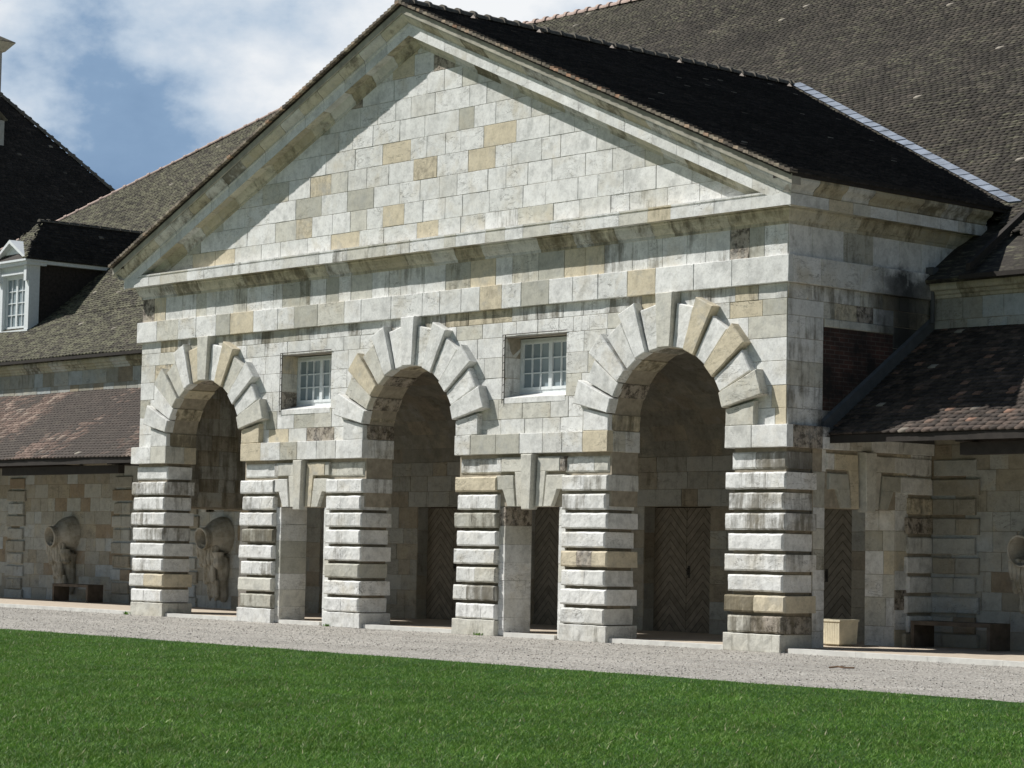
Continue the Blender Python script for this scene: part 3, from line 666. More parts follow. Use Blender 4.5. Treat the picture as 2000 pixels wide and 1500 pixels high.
# ---------------- flat arches over the small openings
def flat(F, c0, reach_l, reach_r, par, ow=OW, proj=0.095):
    g = empty('flat_arch', (0, 0, 0), par); g.location = Vector(F(c0, 2.9, 0)) - parent_loc(par)
    for sg in (-1, 1):
        X = lambda a: c0 + sg * a; rc = reach_r if sg > 0 else reach_l
        def Q(q): 
            q = [(X(u), v) for u, v in q]; return q if sg > 0 else [q[1], q[0], q[3], q[2]]
        mb = MB(); c = (random.choice((.70, .72, .90, .74)), random.random(), .35)
        gblock(mb, F, Q([(.16, 2.415), (.355, 2.415), (.43, 3.07), (.185, 3.07)]), -.01, proj - .01, c, ch=.012, amp=.005)     # leg beside the keystone
        gblock(mb, F, Q([(.185, 3.065), (.80, 3.065), (.80, 3.335), (.20, 3.335)]), -.01, proj - .012, c, ch=.012, amp=.005)
        gblock(mb, F, Q([(.80, 3.065), (rc, 3.065), (rc, 3.335), (.80, 3.335)]), -.01, proj - .02, rnd(.5), ch=.012, amp=.005)
        mb.build('voussoir', MST, g)
        mb = MB(); c = (random.choice((.70, .80, .75, .6)), random.random(), .4)
        gblock(mb, F, Q([(.385, 2.415), (.60, 2.415), (.76, 2.75), (.425, 2.75)]), -.01, proj, c, ch=.012, amp=.005)
        gblock(mb, F, Q([(.425, 2.745), (.95, 2.725), (.95, 3.0), (.455, 3.0)]), -.01, proj - .002, c, ch=.012, amp=.005)
        if rc > 1.0: gblock(mb, F, Q([(.952, 2.725), (rc, 2.725), (rc, 3.0), (.952, 3.0)]), -.01, proj + .004, rnd(.2), ch=.018, amp=.007)
        mb.build('voussoir', MST, g)
    mb = MB(); gblock(mb, F, ((c0 - .115, 2.36), (c0 + .115, 2.36), (c0 + .155, 3.385), (c0 - .155, 3.385)), -.01, 0.19, (.72, .4, .2), ch=.014, amp=.005); mb.build('keystone', MST, g)
for w in WX: flat(FRONT, w, 0.95, 0.95, pav)
flat(side_pos(W), 1.98, 1.0, 1.8, pav, proj=.07); flat(side_neg(0), -1.98, 1.8, 1.0, pav, proj=.07)

# ---------------- windows of the pavilion
def window(par, F, u0, u1, v0, v1, nc, nr, casements=2, fw_=0.055, open_rows=()):
    w = empty('window', (0, 0, 0), par); w.location = Vector(F((u0 + u1) / 2, v0, 0)) - parent_loc(par)
    def bx(mb, a, b, c, d, e, f): 
        p = [F(a, c, e), F(b, c, e), F(b, c, f), F(a, c, f), F(a, d, e), F(b, d, e), F(b, d, f), F(a, d, f)]; hexa(mb, p)
    mb = MB()
    bx(mb, u0, u0 + fw_, v0, v1, -.05, .02); bx(mb, u1 - fw_, u1, v0, v1, -.05, .02); bx(mb, u0 + fw_, u1 - fw_, v1 - fw_, v1, -.05, .018); bx(mb, u0 + fw_, u1 - fw_, v0, v0 + fw_ * 1.2, -.05, .018)
    mb.build('frame', MWP, w)
    cw = (u1 - u0 - 2 * fw_) / casements
    for k in range(casements):
        a = u0 + fw_ + k * cw; b = a + cw; c = v0 + fw_ * 1.2; d = v1 - fw_; mb = MB(); s = 0.045
        bx(mb, a, a + s, c, d, -.03, .035); bx(mb, b - s, b, c, d, -.03, .035); bx(mb, a + s, b - s, c, c + s * 1.2, -.03, .033); bx(mb, a + s, b - s, d - s, d, -.03, .033)
        for i in range(1, nc): x = a + s + (cw - 2 * s) * i / nc; bx(mb, x - .011, x + .011, c + s, d - s, -.02, .024)
        for j in range(1, nr): z = c + s + (d - c - 2 * s) * j / nr; bx(mb, a + s, b - s, z - .011, z + .011, -.021, .026)
        mb.build('casement', MWP, w)
        mb = MB(); mb.quad([F(a + .02, c + .02, -.008), F(b - .02, c + .02, -.008), F(b - .02, d - .02, -.008), F(a + .02, d - .02, -.008)], rnd()); mb.build('pane', MGL, w)
    return w
for i, w in enumerate(WX):
    wn = window(pav, at_y(0.42), w - .86, w + .86, 4.56, 5.60, 3, 3)
    tag(wn, ['window above the left narrow opening', 'window above the right narrow opening'][i])
    mb = MB()       # reveal stones and sloping sill
    courses(mb, side_pos(w - .855), 0.0, .42, [4.44, 4.85, 5.24, 5.62], -.01, .004, stain=.5, wmin=.3, wmax=.5)
    courses(mb, side_neg(w + .855), -.42, 0, [4.44, 4.85, 5.24, 5.62], -.01, .004, stain=.2, wmin=.3, wmax=.5)
    hexa(mb, [(w - .85, -.02, 4.36), (w + .85, -.02, 4.36), (w + .85, .42, 4.36), (w - .85, .42, 4.36), (w - .85, -.02, 4.46), (w + .85, -.02, 4.46), (w + .85, .42, 4.565), (w - .85, .42, 4.565)], (0.1, .2, .05))
    mb.build('sill', MST, wn)
    mb = MB()
    for dx, dy in ((-.875, -.035), (-.83, -.02)): bar(mb, (w + dx, dy, 4.36), (w + dx, dy, 5.66), .007)
    bar(mb, (w - .875, -.035, 5.66), (w + .875, -.035, 5.66), .008); bar(mb, (w - .83, -.02, 5.60), (w + .85, -.02, 5.60), .007)
    for k in range(9): z = 4.42 + .14 * k; bar(mb, (w - .875, -.035, z), (w - .83, -.02, z + .03), .006)
    mb.build('guard_rail', MIR, wn)
# near-black panels painted as interior darkness behind the windows
for w in WX: mb = MB(); box(mb, w - 1, w + 1, .62, .65, 4.3, 5.7); mb.build('interior_darkness', MDK, pav)

# ---------------- doors in the porch
for d in DX:
    dr = empty('door', (0, 0, 0), pav); dr.location = Vector((d, S_ + .3, 0)) - parent_loc(pav)
    mb = MB(); box(mb, d - DH - .0, d + DH, S_ + .36, S_ + .40, 0.0, 2.52); mb.build('backing', MDK, dr)
    for sg in (-1, 1):
        mb = MB(); xc = d + sg * DH / 2; box(mb, xc - DH / 2 + .006, xc + DH / 2 - .006, S_ + .28, S_ + .34, 0.06, 2.50); leaf = mb.build('leaf', MDR, dr, origin=(xc, S_ + .28, 0.06))
    mb = MB(); bar(mb, (d + .07, S_ + .24, 1.18), (d + .07, S_ + .24, 1.32), .012); bar(mb, (d + .07, S_ + .28, 1.2), (d + .07, S_ + .24, 1.2), .01); bar(mb, (d + .07, S_ + .28, 1.3), (d + .07, S_ + .24, 1.3), .01); box(mb, d + .04, d + .1, S_ + .272, S_ + .281, 1.12, 1.36); mb.build('handle', MIR, dr)

# ---------------- pavilion roof
ZR = 12.40; ang = math.atan(SL); cs_, sn_ = math.cos(ang), math.sin(ang)
def hall_z(y): return np.where(y < 5.6, 6.55 + 0.69 * (y - 3.45), 8.03 + 0.80 * (y - 5.6))
roof = empty('roof', (0, 0, 0), pav); roof.location = (0, 0, 8)
for sx in (1, -1):
    xe = W / 2 + sx * (W / 2 + .56); ze = ZR - SL * (W / 2 + .56)
    O = (xe, -.58, ze); Sd = (-sx * cs_, 0, sn_)
    kp = lambda c, u, s: c[:, 2] > hall_z(c[:, 1]) + .02
    tiles('tiling', MTP, roof, O, (0, 1, 0), Sd, 12.2, (W / 2 + .56) / cs_, kp, seed=3 + sx, e=0.112, t=0.022, wave=.008)
    mb = MB(); yv = 5.6 + (ZR - 8.03) / .8
    slab(mb, [(xe - sx * .03, -.54, ze + .01), (W / 2, -.54, ZR), (W / 2, yv, ZR), (xe - sx * .03, 5.55, ze + .01)], .06); mb.build('boarding', MWD, roof)
ridge('ridge_tiles', MRG, roof, (W / 2, -.62, ZR - .02), (W / 2, 11.05, ZR - .0), .115, .40, .03)
for t in (1.05, 2.85, 4.95, 7.0, 9.0, 10.6):
    mb = MB(); x, z = W / 2 + .34, ZR - SL * .34 + .03
    mb.quad([(x, t - .06, z), (x + .12, t - .03, z - .03), (x + .12, t + .03, z - .03), (x, t + .06, z)], rnd())
    mb.quad([(x, t - .06, z), (x, t + .06, z), (x + .02, t, z + .07)], rnd()); mb.quad([(x, t - .06, z), (x + .02, t, z + .07), (x + .12, t - .03, z - .03)], rnd()); mb.quad([(x, t + .06, z), (x + .12, t + .03, z - .03), (x + .02, t, z + .07)], rnd())
    mb.build('vent_tile', MVT, roof)
for sx in (1, -1):
    mb = MB(); k = 0.0; Lr = (W / 2 + .56)
    while k < Lr - .05:
        x0 = W / 2 + sx * (Lr - k); x1 = W / 2 + sx * (Lr - k - .125); z0 = ZR - SL * (Lr - k) + .0; z1 = ZR - SL * (Lr - k - .125); j = random.uniform(-.006, .006); c = rnd()
        hexa(mb, [(x0, -.625 + j, z0 - .028), (x1, -.625 + j, z1 - .042), (x1, -.42, z1 - .042), (x0, -.42, z0 - .028), (x0, -.625 + j, z0 + .036 + j), (x1, -.625 + j, z1 + .006), (x1, -.42, z1 + .006), (x0, -.42, z0 + .036 + j)], c); k += .115
    mb.build('verge_tiles', MVG, roof)
# zinc valley strips
for sx in (1, -1):
    mb = MB(); V0 = Vector((W / 2 + sx * (W / 2 + .40), 5.62, 8.06)); V1 = Vector((W / 2 + sx * .05, 11.06, 12.42)); nseg = 26
    along = (V1 - V0); wd = Vector((sx * 1.0, 0, 0)) * .29; lift = Vector((0, -.04, .045))
    for k in range(nseg):
        p0 = V0 + along * (k / nseg); p1 = V0 + along * ((k + 1) / nseg) ; h0 = lift * random.uniform(.7, .85) + Vector((0, 0, random.uniform(-.006, .006))); h1 = lift * random.uniform(.42, .6)
        p0 = p0 - wd * .15; p1 = p1 - wd * .15
        mb.quad([p0 + h0, p0 + wd + h0, p1 + wd + h1, p1 + h1], rnd()); mb.quad([p0 + h0, p0 - lift, p0 + wd - lift, p0 + wd + h0], rnd())
    mb.build('valley_flashing', MZN, roof)

# ------------------------------------------------------------------ main hall with its wings
hall = tag(empty('main_hall', (W / 2, 12, 0)), 'long stone hall behind the pavilion with huge tiled roof and low lean-to wings', 'building')
YE, ZE = 3.45, 6.55; XHL, XHR = -31.7, 2 * (W / 2) + 31.7
hw = []
for x0, x1 in ((-30.5, 0.0), (W, 50.0)):
    mb = MB()
    if x0 < 0: box(mb, x0, -5.95, S_, S_ + .6, 0, 6.6); box(mb, -4.55, x1, S_, S_ + .6, 0, 6.6); box(mb, -5.95, -4.55, S_, S_ + .6, 2.45, 6.6); box(mb, -5.95, -4.55, S_ + .4, S_ + .5, 0, 2.45)
    else: box(mb, x0, x1, S_, S_ + .6, 0, 6.6)
    mb.build('core_wall', MMO, hall)
for x0, x1, hs in ((-20.0, -0.005, [(-5.95, -4.55, 0, 2.45)]), (W + .005, 26.5, [])):
    mb = MB(); F = at_y(S_)
    courses(mb, F, x0, x1, [0, .36, .71, 1.03, 1.38, 1.72, 2.08, 2.42, 2.78, 3.15, 3.6], -.01, .010, holes=hs, stain=lambda v: .30, wmin=.35, wmax=.85)
    mb.build('lower_wall', MSW, hall); mb = MB()
    courses(mb, F, x0, x1, [5.40, 5.80, 6.19], -.01, .012, stain=.35, wmin=.35, wmax=.75)
    mb.build('upper_wall', MSW, hall)
    mb = MB()
    prof = [(0.0, 6.18), (.05, 6.19), (.06, 6.24), (.10, 6.26), (.12, 6.31), (.18, 6.33), (.20, 6.38), (.20, 6.50), (.30, 6.52)]
    sweep(mb, prof, lambda s, q, z, e: (s, S_ - q, z), cuts(x0, x1, .5, 1.0), cfn, .003, .003); mb.build('eaves_cornice', MSC, hall)
# quoin stacks
QS = [(-12.42, -11.48), (-7.05, -6.12), (-4.06, -3.12), (-1.03, 0.0), (W, W + 1.08)]
for x0, x1 in QS:
    mb = MB()
    for k in range(9):
        z0, z1 = prow(k); ins = .08 if k % 2 == 0 else 0
        xa = x0 + (ins if x0 < 0 else 0.085); xb = x1 - (ins if abs(x1) > .01 else .085)
        n = random.choice((1, 2)); xm = (xa + xb) / 2
        for i in range(n):
            u0, u1 = (xa, xb) if n == 1 else ((xa, xm - .002) if i == 0 else (xm + .002, xb))
            rblock(mb, at_y(S_), u0, u1, z0, z1, -.01, .075 if k < 8 else .05, rnd(.3), ch=.016, amp=.006)
    rblock(mb, at_y(S_), x0 + .01, x1 - .01 if abs(x1) > .01 else x1 - .1, 0, .28, -.01, .08, rnd(.3), ch=.012, amp=.006)
    mb.build('quoins', MSW, hall)
dr = empty('door', (0, 0, 0), hall); dr.location = Vector((-5.25, S_ + .3, 0)) - parent_loc(hall)
mb = MB(); box(mb, -5.95, -4.55, S_ + .28, S_ + .34, .05, 2.44); mb.build('leaf', MDR, dr, origin=(-5.25, S_ + .28, .05))
# carved urns pouring stone water
def urn(x, par):
    g = empty('stone_urn', (0, 0, 0), par); g.location = Vector((x, S_, 1.5)) - parent_loc(par)
    mb = MB(); ax0 = Vector((x + .03, S_ + .1, 1.84)); ax1 = Vector((x - .02, 3.18, 1.74)); d = (ax1 - ax0); e = Vector((1, 0, 0)); g2 = Vector((0, -.12, .99)); nn_ = 22
    prof = [(0.0, .46), (.18, .475), (.35, .455), (.52, .40), (.66, .315), (.76, .265), (.84, .262), (.88, .274), (.97, .284), (1.0, .275), (1.0, .245), (.90, .23), (.55, .20), (.55, .0)]
    ringv = []
    for t, r in prof:
        row = []
        for k in range(nn_):
            a = 2 * math.pi * k / nn_; p = ax0 + d * t + e * math.cos(a) * r * .93 + g2 * math.sin(a) * r
            row.append(wob(p, x, .008))
        ringv.append(row)
    for i in range(len(prof) - 1):
        for k in range(nn_): mb.quad([ringv[i][k], ringv[i][(k + 1) % nn_], ringv[i + 1][(k + 1) % nn_], ringv[i + 1][k]], rnd())
    o = mb.build('jar', MUR, g)
    mb = MB(); rr = random.Random(int(x * 10))
    def flow(px, py, z0, z1, r0, r1, seg=8):
        prev = None
        for i in range(seg + 1):
            f = i / seg; z = z0 + (z1 - z0) * f; r = (r0 + (r1 - r0) * f) * (1 + .16 * math.sin(f * 9 + px * 30)) * (1 if i < seg else .45)
            row = [wob((px + math.cos(2 * math.pi * k / 9) * r * 1.0, py + math.sin(2 * math.pi * k / 9) * r * 1.25 + .04 * f, z), px, .012) for k in range(9)]
            if prev:
                for k in range(9): mb.quad([prev[k], prev[(k + 1) % 9], row[(k + 1) % 9], row[k]], rnd())
            prev = row
        mb.quad(prev, rnd())
    for i in range(6): flow(x - .22 + i * .088 + rr.uniform(-.01, .01), 3.33 + .012 * i * i * .5, 1.62 - .01 * i, 1.04 + rr.uniform(-.05, .04), .050, .062)
    for i in range(4): flow(x - .12 + i * .125, 3.52, 1.42, 1.02 + rr.uniform(-.04, .04), .11, .115)
    for i in range(5): flow(x - .16 + i * .085 + rr.uniform(-.012, .012), 3.44, 1.10, .66 + rr.uniform(-.05, .05), .048, .058)
    for i in range(5): flow(x - .10 + i * .082 + rr.uniform(-.012, .012), 3.52, .74, .30 + rr.uniform(-.07, .05), .050, .048)
    flow(x + .06, 3.68, 1.35, .26, .17, .13); flow(x + .18, 3.72, 1.30, .22, .14, .10)
    flow(x - .27, 3.27, 1.58, 1.26, .042, .032)
    mb.build('stone_water', MUR, g)
    for ch in g.children:
        for p in ch.data.polygons: p.use_smooth = True
for x in (-9.10, -2.08, 21.95): urn(x, hall)

# lean-to roofs on each side
sl2 = (5.62 - 3.66) / (S_ - .90); a2 = math.atan(sl2)
for x0, x1, sd, bxs in ((-21.0, -0.03, 21, ((-21.0, -8.6), (-8.2, -2.72))), (W + .03, 27.0, 22, ((22.22, 27.0),))):
    lt = empty('lean_to', (0, 0, 0), hall); lt.location = Vector(((x0 + x1) / 2, 2.2, 4.5)) - parent_loc(hall)
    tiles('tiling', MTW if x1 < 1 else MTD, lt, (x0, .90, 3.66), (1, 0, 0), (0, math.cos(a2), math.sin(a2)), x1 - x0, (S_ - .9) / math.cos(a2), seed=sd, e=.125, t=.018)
    mb = MB(); slab(mb, [(x0, .93, 3.67), (x1, .93, 3.67), (x1, S_, 5.61), (x0, S_, 5.61)], .07)
    x = x0 + .3
    while x < x1: hexa(mb, [(x, .98, 3.50), (x + .08, .98, 3.50), (x + .08, S_, 5.42), (x, S_, 5.42), (x, .98, 3.60), (x + .08, .98, 3.60), (x + .08, S_, 5.50), (x, S_, 5.50)]); x += .55
    mb.build('boarding', MWD, lt)
    mb = MB()
    for q0, q1 in bxs:
        box(mb, q0, q1, 1.18, 1.36, 3.27, 3.47); 
        for xb in ([q1 - .22] if q1 < 0 else [q0 + .04, q1 - 1.2]): box(mb, xb, xb + .2, 1.0, S_, 3.475, 3.64)
    box(mb, x0, x1, .94, .97, 3.50, 3.63)
    mb.build('eaves_beam', MWD, lt)
# sloping verge flashings where the lean-tos meet the pavilion
for X, sx in ((W, 1), (0, -1)):
    mb = MB(); 
    hexa(mb, [(X + sx * .015, .86, 3.62), (X + sx * .07, .86, 3.62), (X + sx * .07, S_, 5.62), (X + sx * .015, S_, 5.62), (X + sx * .015, .86, 3.90), (X + sx * .07, .86, 3.86), (X + sx * .07, S_, 5.86), (X + sx * .015, S_, 5.90)]); mb.build('verge_flashing', MLD, hall)
# rainwater head and pipe in the right corner
mb = MB(); bar(mb, (W + .10, S_ - .12, 5.75), (W + .10, S_ - .12, 6.60), .04, 10); box(mb, W + .03, W + .18, S_ - .22, S_ - .06, 6.60, 6.74); mb.build('rainwater_pipe', MLD, hall)

# great roof
g = empty('roof', (0, 0, 0), hall); g.location = Vector((W / 2, 12, 8)) - parent_loc(hall)
YR, ZRR = 17.10, 17.23; aL = math.atan(.69); aU = math.atan(.80)
def hipcut(c):
    lim = XHL + (c[:, 1] - YE) * 1.386
    pav_hide = (c[:, 1] < 5.6 + (c[:, 2] * 0 + ZR - 8.03) / .8) & (c[:, 2] < ZR - SL * np.abs(c[:, 0] - W / 2) - .25)
    return (c[:, 0] > lim) & (~pav_hide)
tiles('lower_tiling', MTH, g, (-23.0, YE, ZE), (1, 0, 0), (0, math.cos(aL), math.sin(aL)), 51.0, 2.15 / math.cos(aL), lambda c, u, s: hipcut(c), seed=31, w=.165, e=.112, t=.021, wave=.018)
tiles('upper_tiling', MTH, g, (-23.0, 5.6, 8.03), (1, 0, 0), (0, math.cos(aU), math.sin(aU)), 51.0, (YR - 5.6) / math.cos(aU), lambda c, u, s: hipcut(c), seed=32, w=.165, e=.112, t=.021, wave=.024)
mb = MB(); xl, xr = XHL, XHR; k = 1.386
slab(mb, [(xl, YE + .02, ZE), (xr, YE + .02, ZE), (xr - 2.15 * k, 5.6, 8.03), (xl + 2.15 * k, 5.6, 8.03)], .08, drop=.07)
slab(mb, [(xl + 2.15 * k, 5.6, 8.03), (xr - 2.15 * k, 5.6, 8.03), (xr - 13.65 * k, YR, ZRR), (xl + 13.65 * k, YR, ZRR)], .08, drop=.07)
slab(mb, [(xl, 30.7, ZE), (xl + 13.65 * k, YR, ZRR), (xr - 13.65 * k, YR, ZRR), (xr, 30.7, ZE)], .08, drop=.07)
slab(mb, [(xl, YE, ZE), (xl + 2.15 * k, 5.6, 8.03), (xl + 13.65 * k, YR, ZRR), (xl, 30.7, ZE)], .08, drop=.07)
slab(mb, [(xr, YE, ZE), (xr, 30.7, ZE), (xr - 13.65 * k, YR, ZRR), (xr - 2.15 * k, 5.6, 8.03)], .08, drop=.07)
mb.build('boarding', MTH, g)
for xa, xb in ((-30.5, -.5), (W + .9, 50)): mb = MB(); box(mb, xa, xb, YE - .02, YE + .04, ZE - .10, ZE - .02); mb.build('eaves_board', MWD, g)
ridge('ridge_tiles', MRP, g, (xl + 13.65 * k, YR, ZRR - .02), (xr - 13.65 * k, YR, ZRR - .02), .12, .45, .045)
ridge('hip_tiles', MRP, g, (-28.7 + .0, 5.62, 8.0), (xl + 13.65 * k, YR, ZRR), .085, .45, .02)
mb = MB(); P0 = Vector((W + .95, 4.1, 6.55 + .69 * .65)); P1 = Vector((W + .95, 6.6, 8.03 + .8))
for A, B in ((Vector((W + 1.0, 3.5, 6.6)), Vector((W + 1.0, 5.6, 8.04))), (Vector((W + 1.0, 5.6, 8.04)), Vector((W + 1.0, 6.3, 8.6)))):
    hexa(mb, [A, A + Vector((.1, 0, 0)), B + Vector((.1, 0, 0)), B, A + Vector((0, 0, .13)), A + Vector((.1, 0, .13)), B + Vector((.1, 0, .13)), B + Vector((0, 0, .13))])
mb.build('dark_strip', MWD, g)  # dark raised strip running up the roof slope

# dormer
dm = empty('dormer', (0, 0, 0), hall); dm.location = Vector((-14.55, 5.0, 7.6)) - parent_loc(hall); dcx = -14.55; hwd = .85; yf = 5.0
tag(dm, 'dormer window with a white pediment and brown hipped roof')
mb = MB(); box(mb, dcx - hwd + .03, dcx + hwd - .03, yf + .32, 8.6, 7.2, 9.62); mb.build('cheeks', simple('dark_brick_cheek', (0.040, 0.032, 0.028), .9, 14, .4, var=.4), dm)
mb = MB()
for sx in (-1, 1): 
    xa, xb = sorted((dcx + sx * hwd, dcx + sx * (hwd - .22))); box(mb, xa, xb, yf, yf + .34, 7.66, 9.5)
    xa, xb = sorted((dcx + sx * (hwd - .02), dcx + sx * (hwd - .16))); box(mb, xa, xb, yf - .09, yf - .003, 9.05, 9.5)
box(mb, dcx - hwd + .22, dcx + hwd - .22, yf + .02, yf + .34, 9.25, 9.5); box(mb, dcx - .62, dcx + .62, yf - .06, yf + .017, 9.26, 9.33)
box(mb, dcx - hwd - .10, dcx + hwd + .10, yf - .16, yf + .5, 9.5, 9.60); box(mb, dcx - hwd - .14, dcx + hwd + .14, yf - .22, yf + .5, 9.602, 9.66)
box(mb, dcx - hwd, dcx + hwd, yf - .02, yf + .3, 7.56, 7.655)
mb.quad([(dcx - hwd, yf - .02, 9.66), (dcx + hwd, yf - .02, 9.66), (dcx, yf - .02, 10.18)], rnd())
for sx in (-1, 1):
    e0 = Vector((dcx + sx * (hwd + .16), 0, 9.66)); e1 = Vector((dcx, 0, 10.27)); th = Vector((0, 0, -.10)); 
    Y = lambda v, y: (v.x, y, v.z)
    hexa(mb, [Y(e0 + th * .0 + Vector((-sx * .14, 0, 0)), yf - .2), Y(e0, yf - .2), Y(e0, yf + .5), Y(e0 + Vector((-sx * .14, 0, 0)), yf + .5), Y(e1 + th, yf - .2), Y(e1, yf - .2), Y(e1, yf + .9), Y(e1 + th, yf + .9)])
box(mb, dcx + hwd - .03, dcx + hwd + .12, yf + .5, 8.2, 9.55, 9.66); box(mb, dcx - hwd - .12, dcx - hwd + .03, yf + .5, 8.2, 9.55, 9.66)
mb.build('white_surround', MWP, dm)
window(dm, at_y(yf + .14), dcx - .63, dcx + .63, 7.66, 9.25, 2, 4)
mb = MB(); box(mb, dcx - .62, dcx + .62, yf + .22, yf + .30, 7.66, 9.25); mb.build('room_darkness', MDK, dm)  # near-black sheet painted as the unlit room behind the dormer window
mb = MB(); hexa(mb, [(dcx - hwd - .05, yf - .12, 7.46), (dcx + hwd + .05, yf - .12, 7.46), (dcx + hwd + .05, yf + .25, 7.5), (dcx - hwd - .05, yf + .25, 7.5), (dcx - hwd - .05, yf - .10, 7.555), (dcx + hwd + .05, yf - .10, 7.555), (dcx + hwd + .05, yf + .25, 7.555), (dcx - hwd - .05, yf + .25, 7.555)]); mb.build('lead_apron', MLD, dm)
dz0, dz1, yh = 9.68, 10.93, 5.85; ov = hwd + .18; dsl = (dz1 - dz0) / ov; da = math.atan(dsl); fsl = (dz1 - dz0) / (yh - yf + .22); fa = math.atan(fsl)
for sx in (1, -1):
    tiles('tiling', MTP, dm, (dcx + sx * ov, yf - .2, dz0), (0, 1, 0), (-sx * math.cos(da), 0, math.sin(da)), 4.8, ov / math.cos(da) + .02,
          lambda c, u, s: (c[:, 2] > hall_z(c[:, 1])) & (c[:, 2] < dz0 + fsl * (c[:, 1] - yf + .22)), seed=41 + sx, w=.165, e=.105)
tiles('front_tiling', MTH, dm, (dcx - ov, yf - .22, dz0), (1, 0, 0), (0, math.cos(fa), math.sin(fa)), 2 * ov, (yh - yf + .22) / math.cos(fa),
      lambda c, u, s: (dz0 + dsl * (ov - np.abs(c[:, 0] - dcx)) > c[:, 2]) & ((c[:, 1] > yf + .9) | (c[:, 2] > 10.27 - .63 * np.abs(c[:, 0] - dcx) - .05)), seed=44, e=.09)
mb = MB(); A = [(dcx - ov, yf - .2, dz0), (dcx + ov, yf - .2, dz0), (dcx + ov, 9.6, dz0), (dcx - ov, 9.6, dz0)]; r0, r1 = (dcx, yh, dz1), (dcx, 9.5, dz1)
for q in ([A[1], A[2], r1, r0], [A[3], A[0], r0, r1], [A[0], A[1], r0]): slab(mb, q, .03, drop=.02)
mb.build('boarding', MWD, dm)
ridge('ridge_tiles', MRG, dm, (dcx, yh - .1, dz1 - .03), (dcx, 9.35, dz1 - .03), .085, .35, .025)

# ------------------------------------------------------------------ neighbouring house at the far left
hs = tag(empty('neighbouring_house', (-57, 19, 0)), 'house at the far left with a steep dark hipped roof and a chimney', 'house')
apx = Vector((-57.1, 19.0, 29.1)); hb = 18.0; kk = 1.16; zb = apx.z - kk * hb
mb = MB(); box(mb, -74.3, -39.9, 1.8, 36.2, 0, zb + .3); mb.build('wall', MSW, hs)
mb = MB(); cn = [(-75.1, 1, zb), (-39.1, 1, zb), (-39.1, 37, zb), (-75.1, 37, zb)]
for i in range(4): slab(mb, [cn[i], cn[(i + 1) % 4], tuple(apx)], .1, drop=.03)
rf = mb.build('roof', MWD, hs)
aK = math.atan(kk)
tiles('tiling', MTP, rf, (-39.1, 8, zb), (0, 1, 0), (-math.cos(aK), 0, math.sin(aK)), 29, 25, lambda c, u, s: np.abs(c[:, 1] - 19) < (c[:, 0] * -1 - 39.1 - 18) * -1 + .02, w=.2, e=.15, t=.025, seed=51).location = (0, 0, 0)
ridge('hip_tiles', MRG, rf, (-39.1, 37, zb), tuple(apx), .14, .45, .03).location = (0, 0, 0)
mb = MB(); box(mb, -53.2, -51.08, 22.9, 24.98, 14, 24.35); c = mb.build('chimney', MSW, hs)
mb = MB(); q0 = [(-53.3, 22.8), (-50.98, 22.8), (-50.98, 25.08), (-53.3, 25.08)]; q1 = [(-53.65, 22.45), (-50.63, 22.45), (-50.63, 25.43), (-53.65, 25.43)]
hexa(mb, [(*a, 24.2) for a in q0] + [(*a, 24.62) for a in q1]); mb.build('chimney_cap', MSC, hs)
mb = MB(); t = (-52.14, 23.94, 25.5)
for i in range(4): mb.quad([(*q1[i], 24.64), (*q1[(i + 1) % 4], 24.64), t], rnd())
mb.build('cap_roof', MTH, hs)
mb = MB(); box(mb, -51.5, -48.75, 21.2, 23.9, 18.6, 20.55); mb.quad([(-51.9, 21.3, 20.56), (-48.6, 21.3, 20.56), (-48.6, 22.9, 21.5), (-51.9, 22.9, 21.5)], rnd()); mb.quad([(-51.9, 24.0, 20.56), (-51.9, 22.9, 21.5), (-48.6, 22.9, 21.5), (-48.6, 24.0, 20.56)], rnd()); mb.build('roof_dormer', MSW, hs)

# ------------------------------------------------------------------ benches and planter
def bench(x0, x1, y0, y1, label, th=.07, h=.455):
    b = tag(empty('bench', ((x0 + x1) / 2, (y0 + y1) / 2, 0.065)), label, 'bench', 'rusted steel benches against the wing walls')
    mb = MB(); box(mb, x0, x1, y0, y1, h + .065 - th, h + .065); mb.build('seat', MCT, b)
    for xa, xb in ((x0, x0 + th), (x1 - th, x1)): mb = MB(); box(mb, xa, xb, y0 + .002, y1 - .002, 0.065, h + .065 - th - .001); mb.build('leg', MCT, b)
bench(-8.50, -6.78, 2.95, 3.42, 'low brown box-shaped bench under the urn at the left end of the left wall')
bench(19.95, 21.62, 2.80, 3.36, 'low dark box-shaped bench in the shade at the foot of the right wing wall')
pl = tag(empty('planter', (19.0, 1.95, .05)), 'cream square ribbed planter tub on the paving beside the right corner pier', 'planter')
mb = MB(); cx, cy, hb2, ht2, z0, z1 = 19.02, 1.98, .228, .246, .095, .50
hexa(mb, [(cx - hb2, cy - hb2, z0), (cx + hb2, cy - hb2, z0), (cx + hb2, cy + hb2, z0), (cx - hb2, cy + hb2, z0), (cx - ht2, cy - ht2, z1), (cx + ht2, cy - ht2, z1), (cx + ht2, cy + ht2, z1), (cx - ht2, cy + ht2, z1)])
for k in range(9):
    f = (k + .5) / 9 * 2 - 1
    hexa(mb, [(cx + f * hb2 - .021, cy - hb2 - .002, z0), (cx + f * hb2 + .021, cy - hb2 - .002, z0), (cx + f * hb2 + .021, cy - hb2 + .01, z0), (cx + f * hb2 - .021, cy - hb2 + .01, z0), (cx + f * ht2 - .02, cy - ht2 - .002, z1 - .03), (cx + f * ht2 + .02, cy - ht2 - .002, z1 - .03), (cx + f * ht2 + .02, cy - ht2 + .01, z1 - .03), (cx + f * ht2 - .02, cy - ht2 + .01, z1 - .03)])
mb.build('tub', MPL, pl)
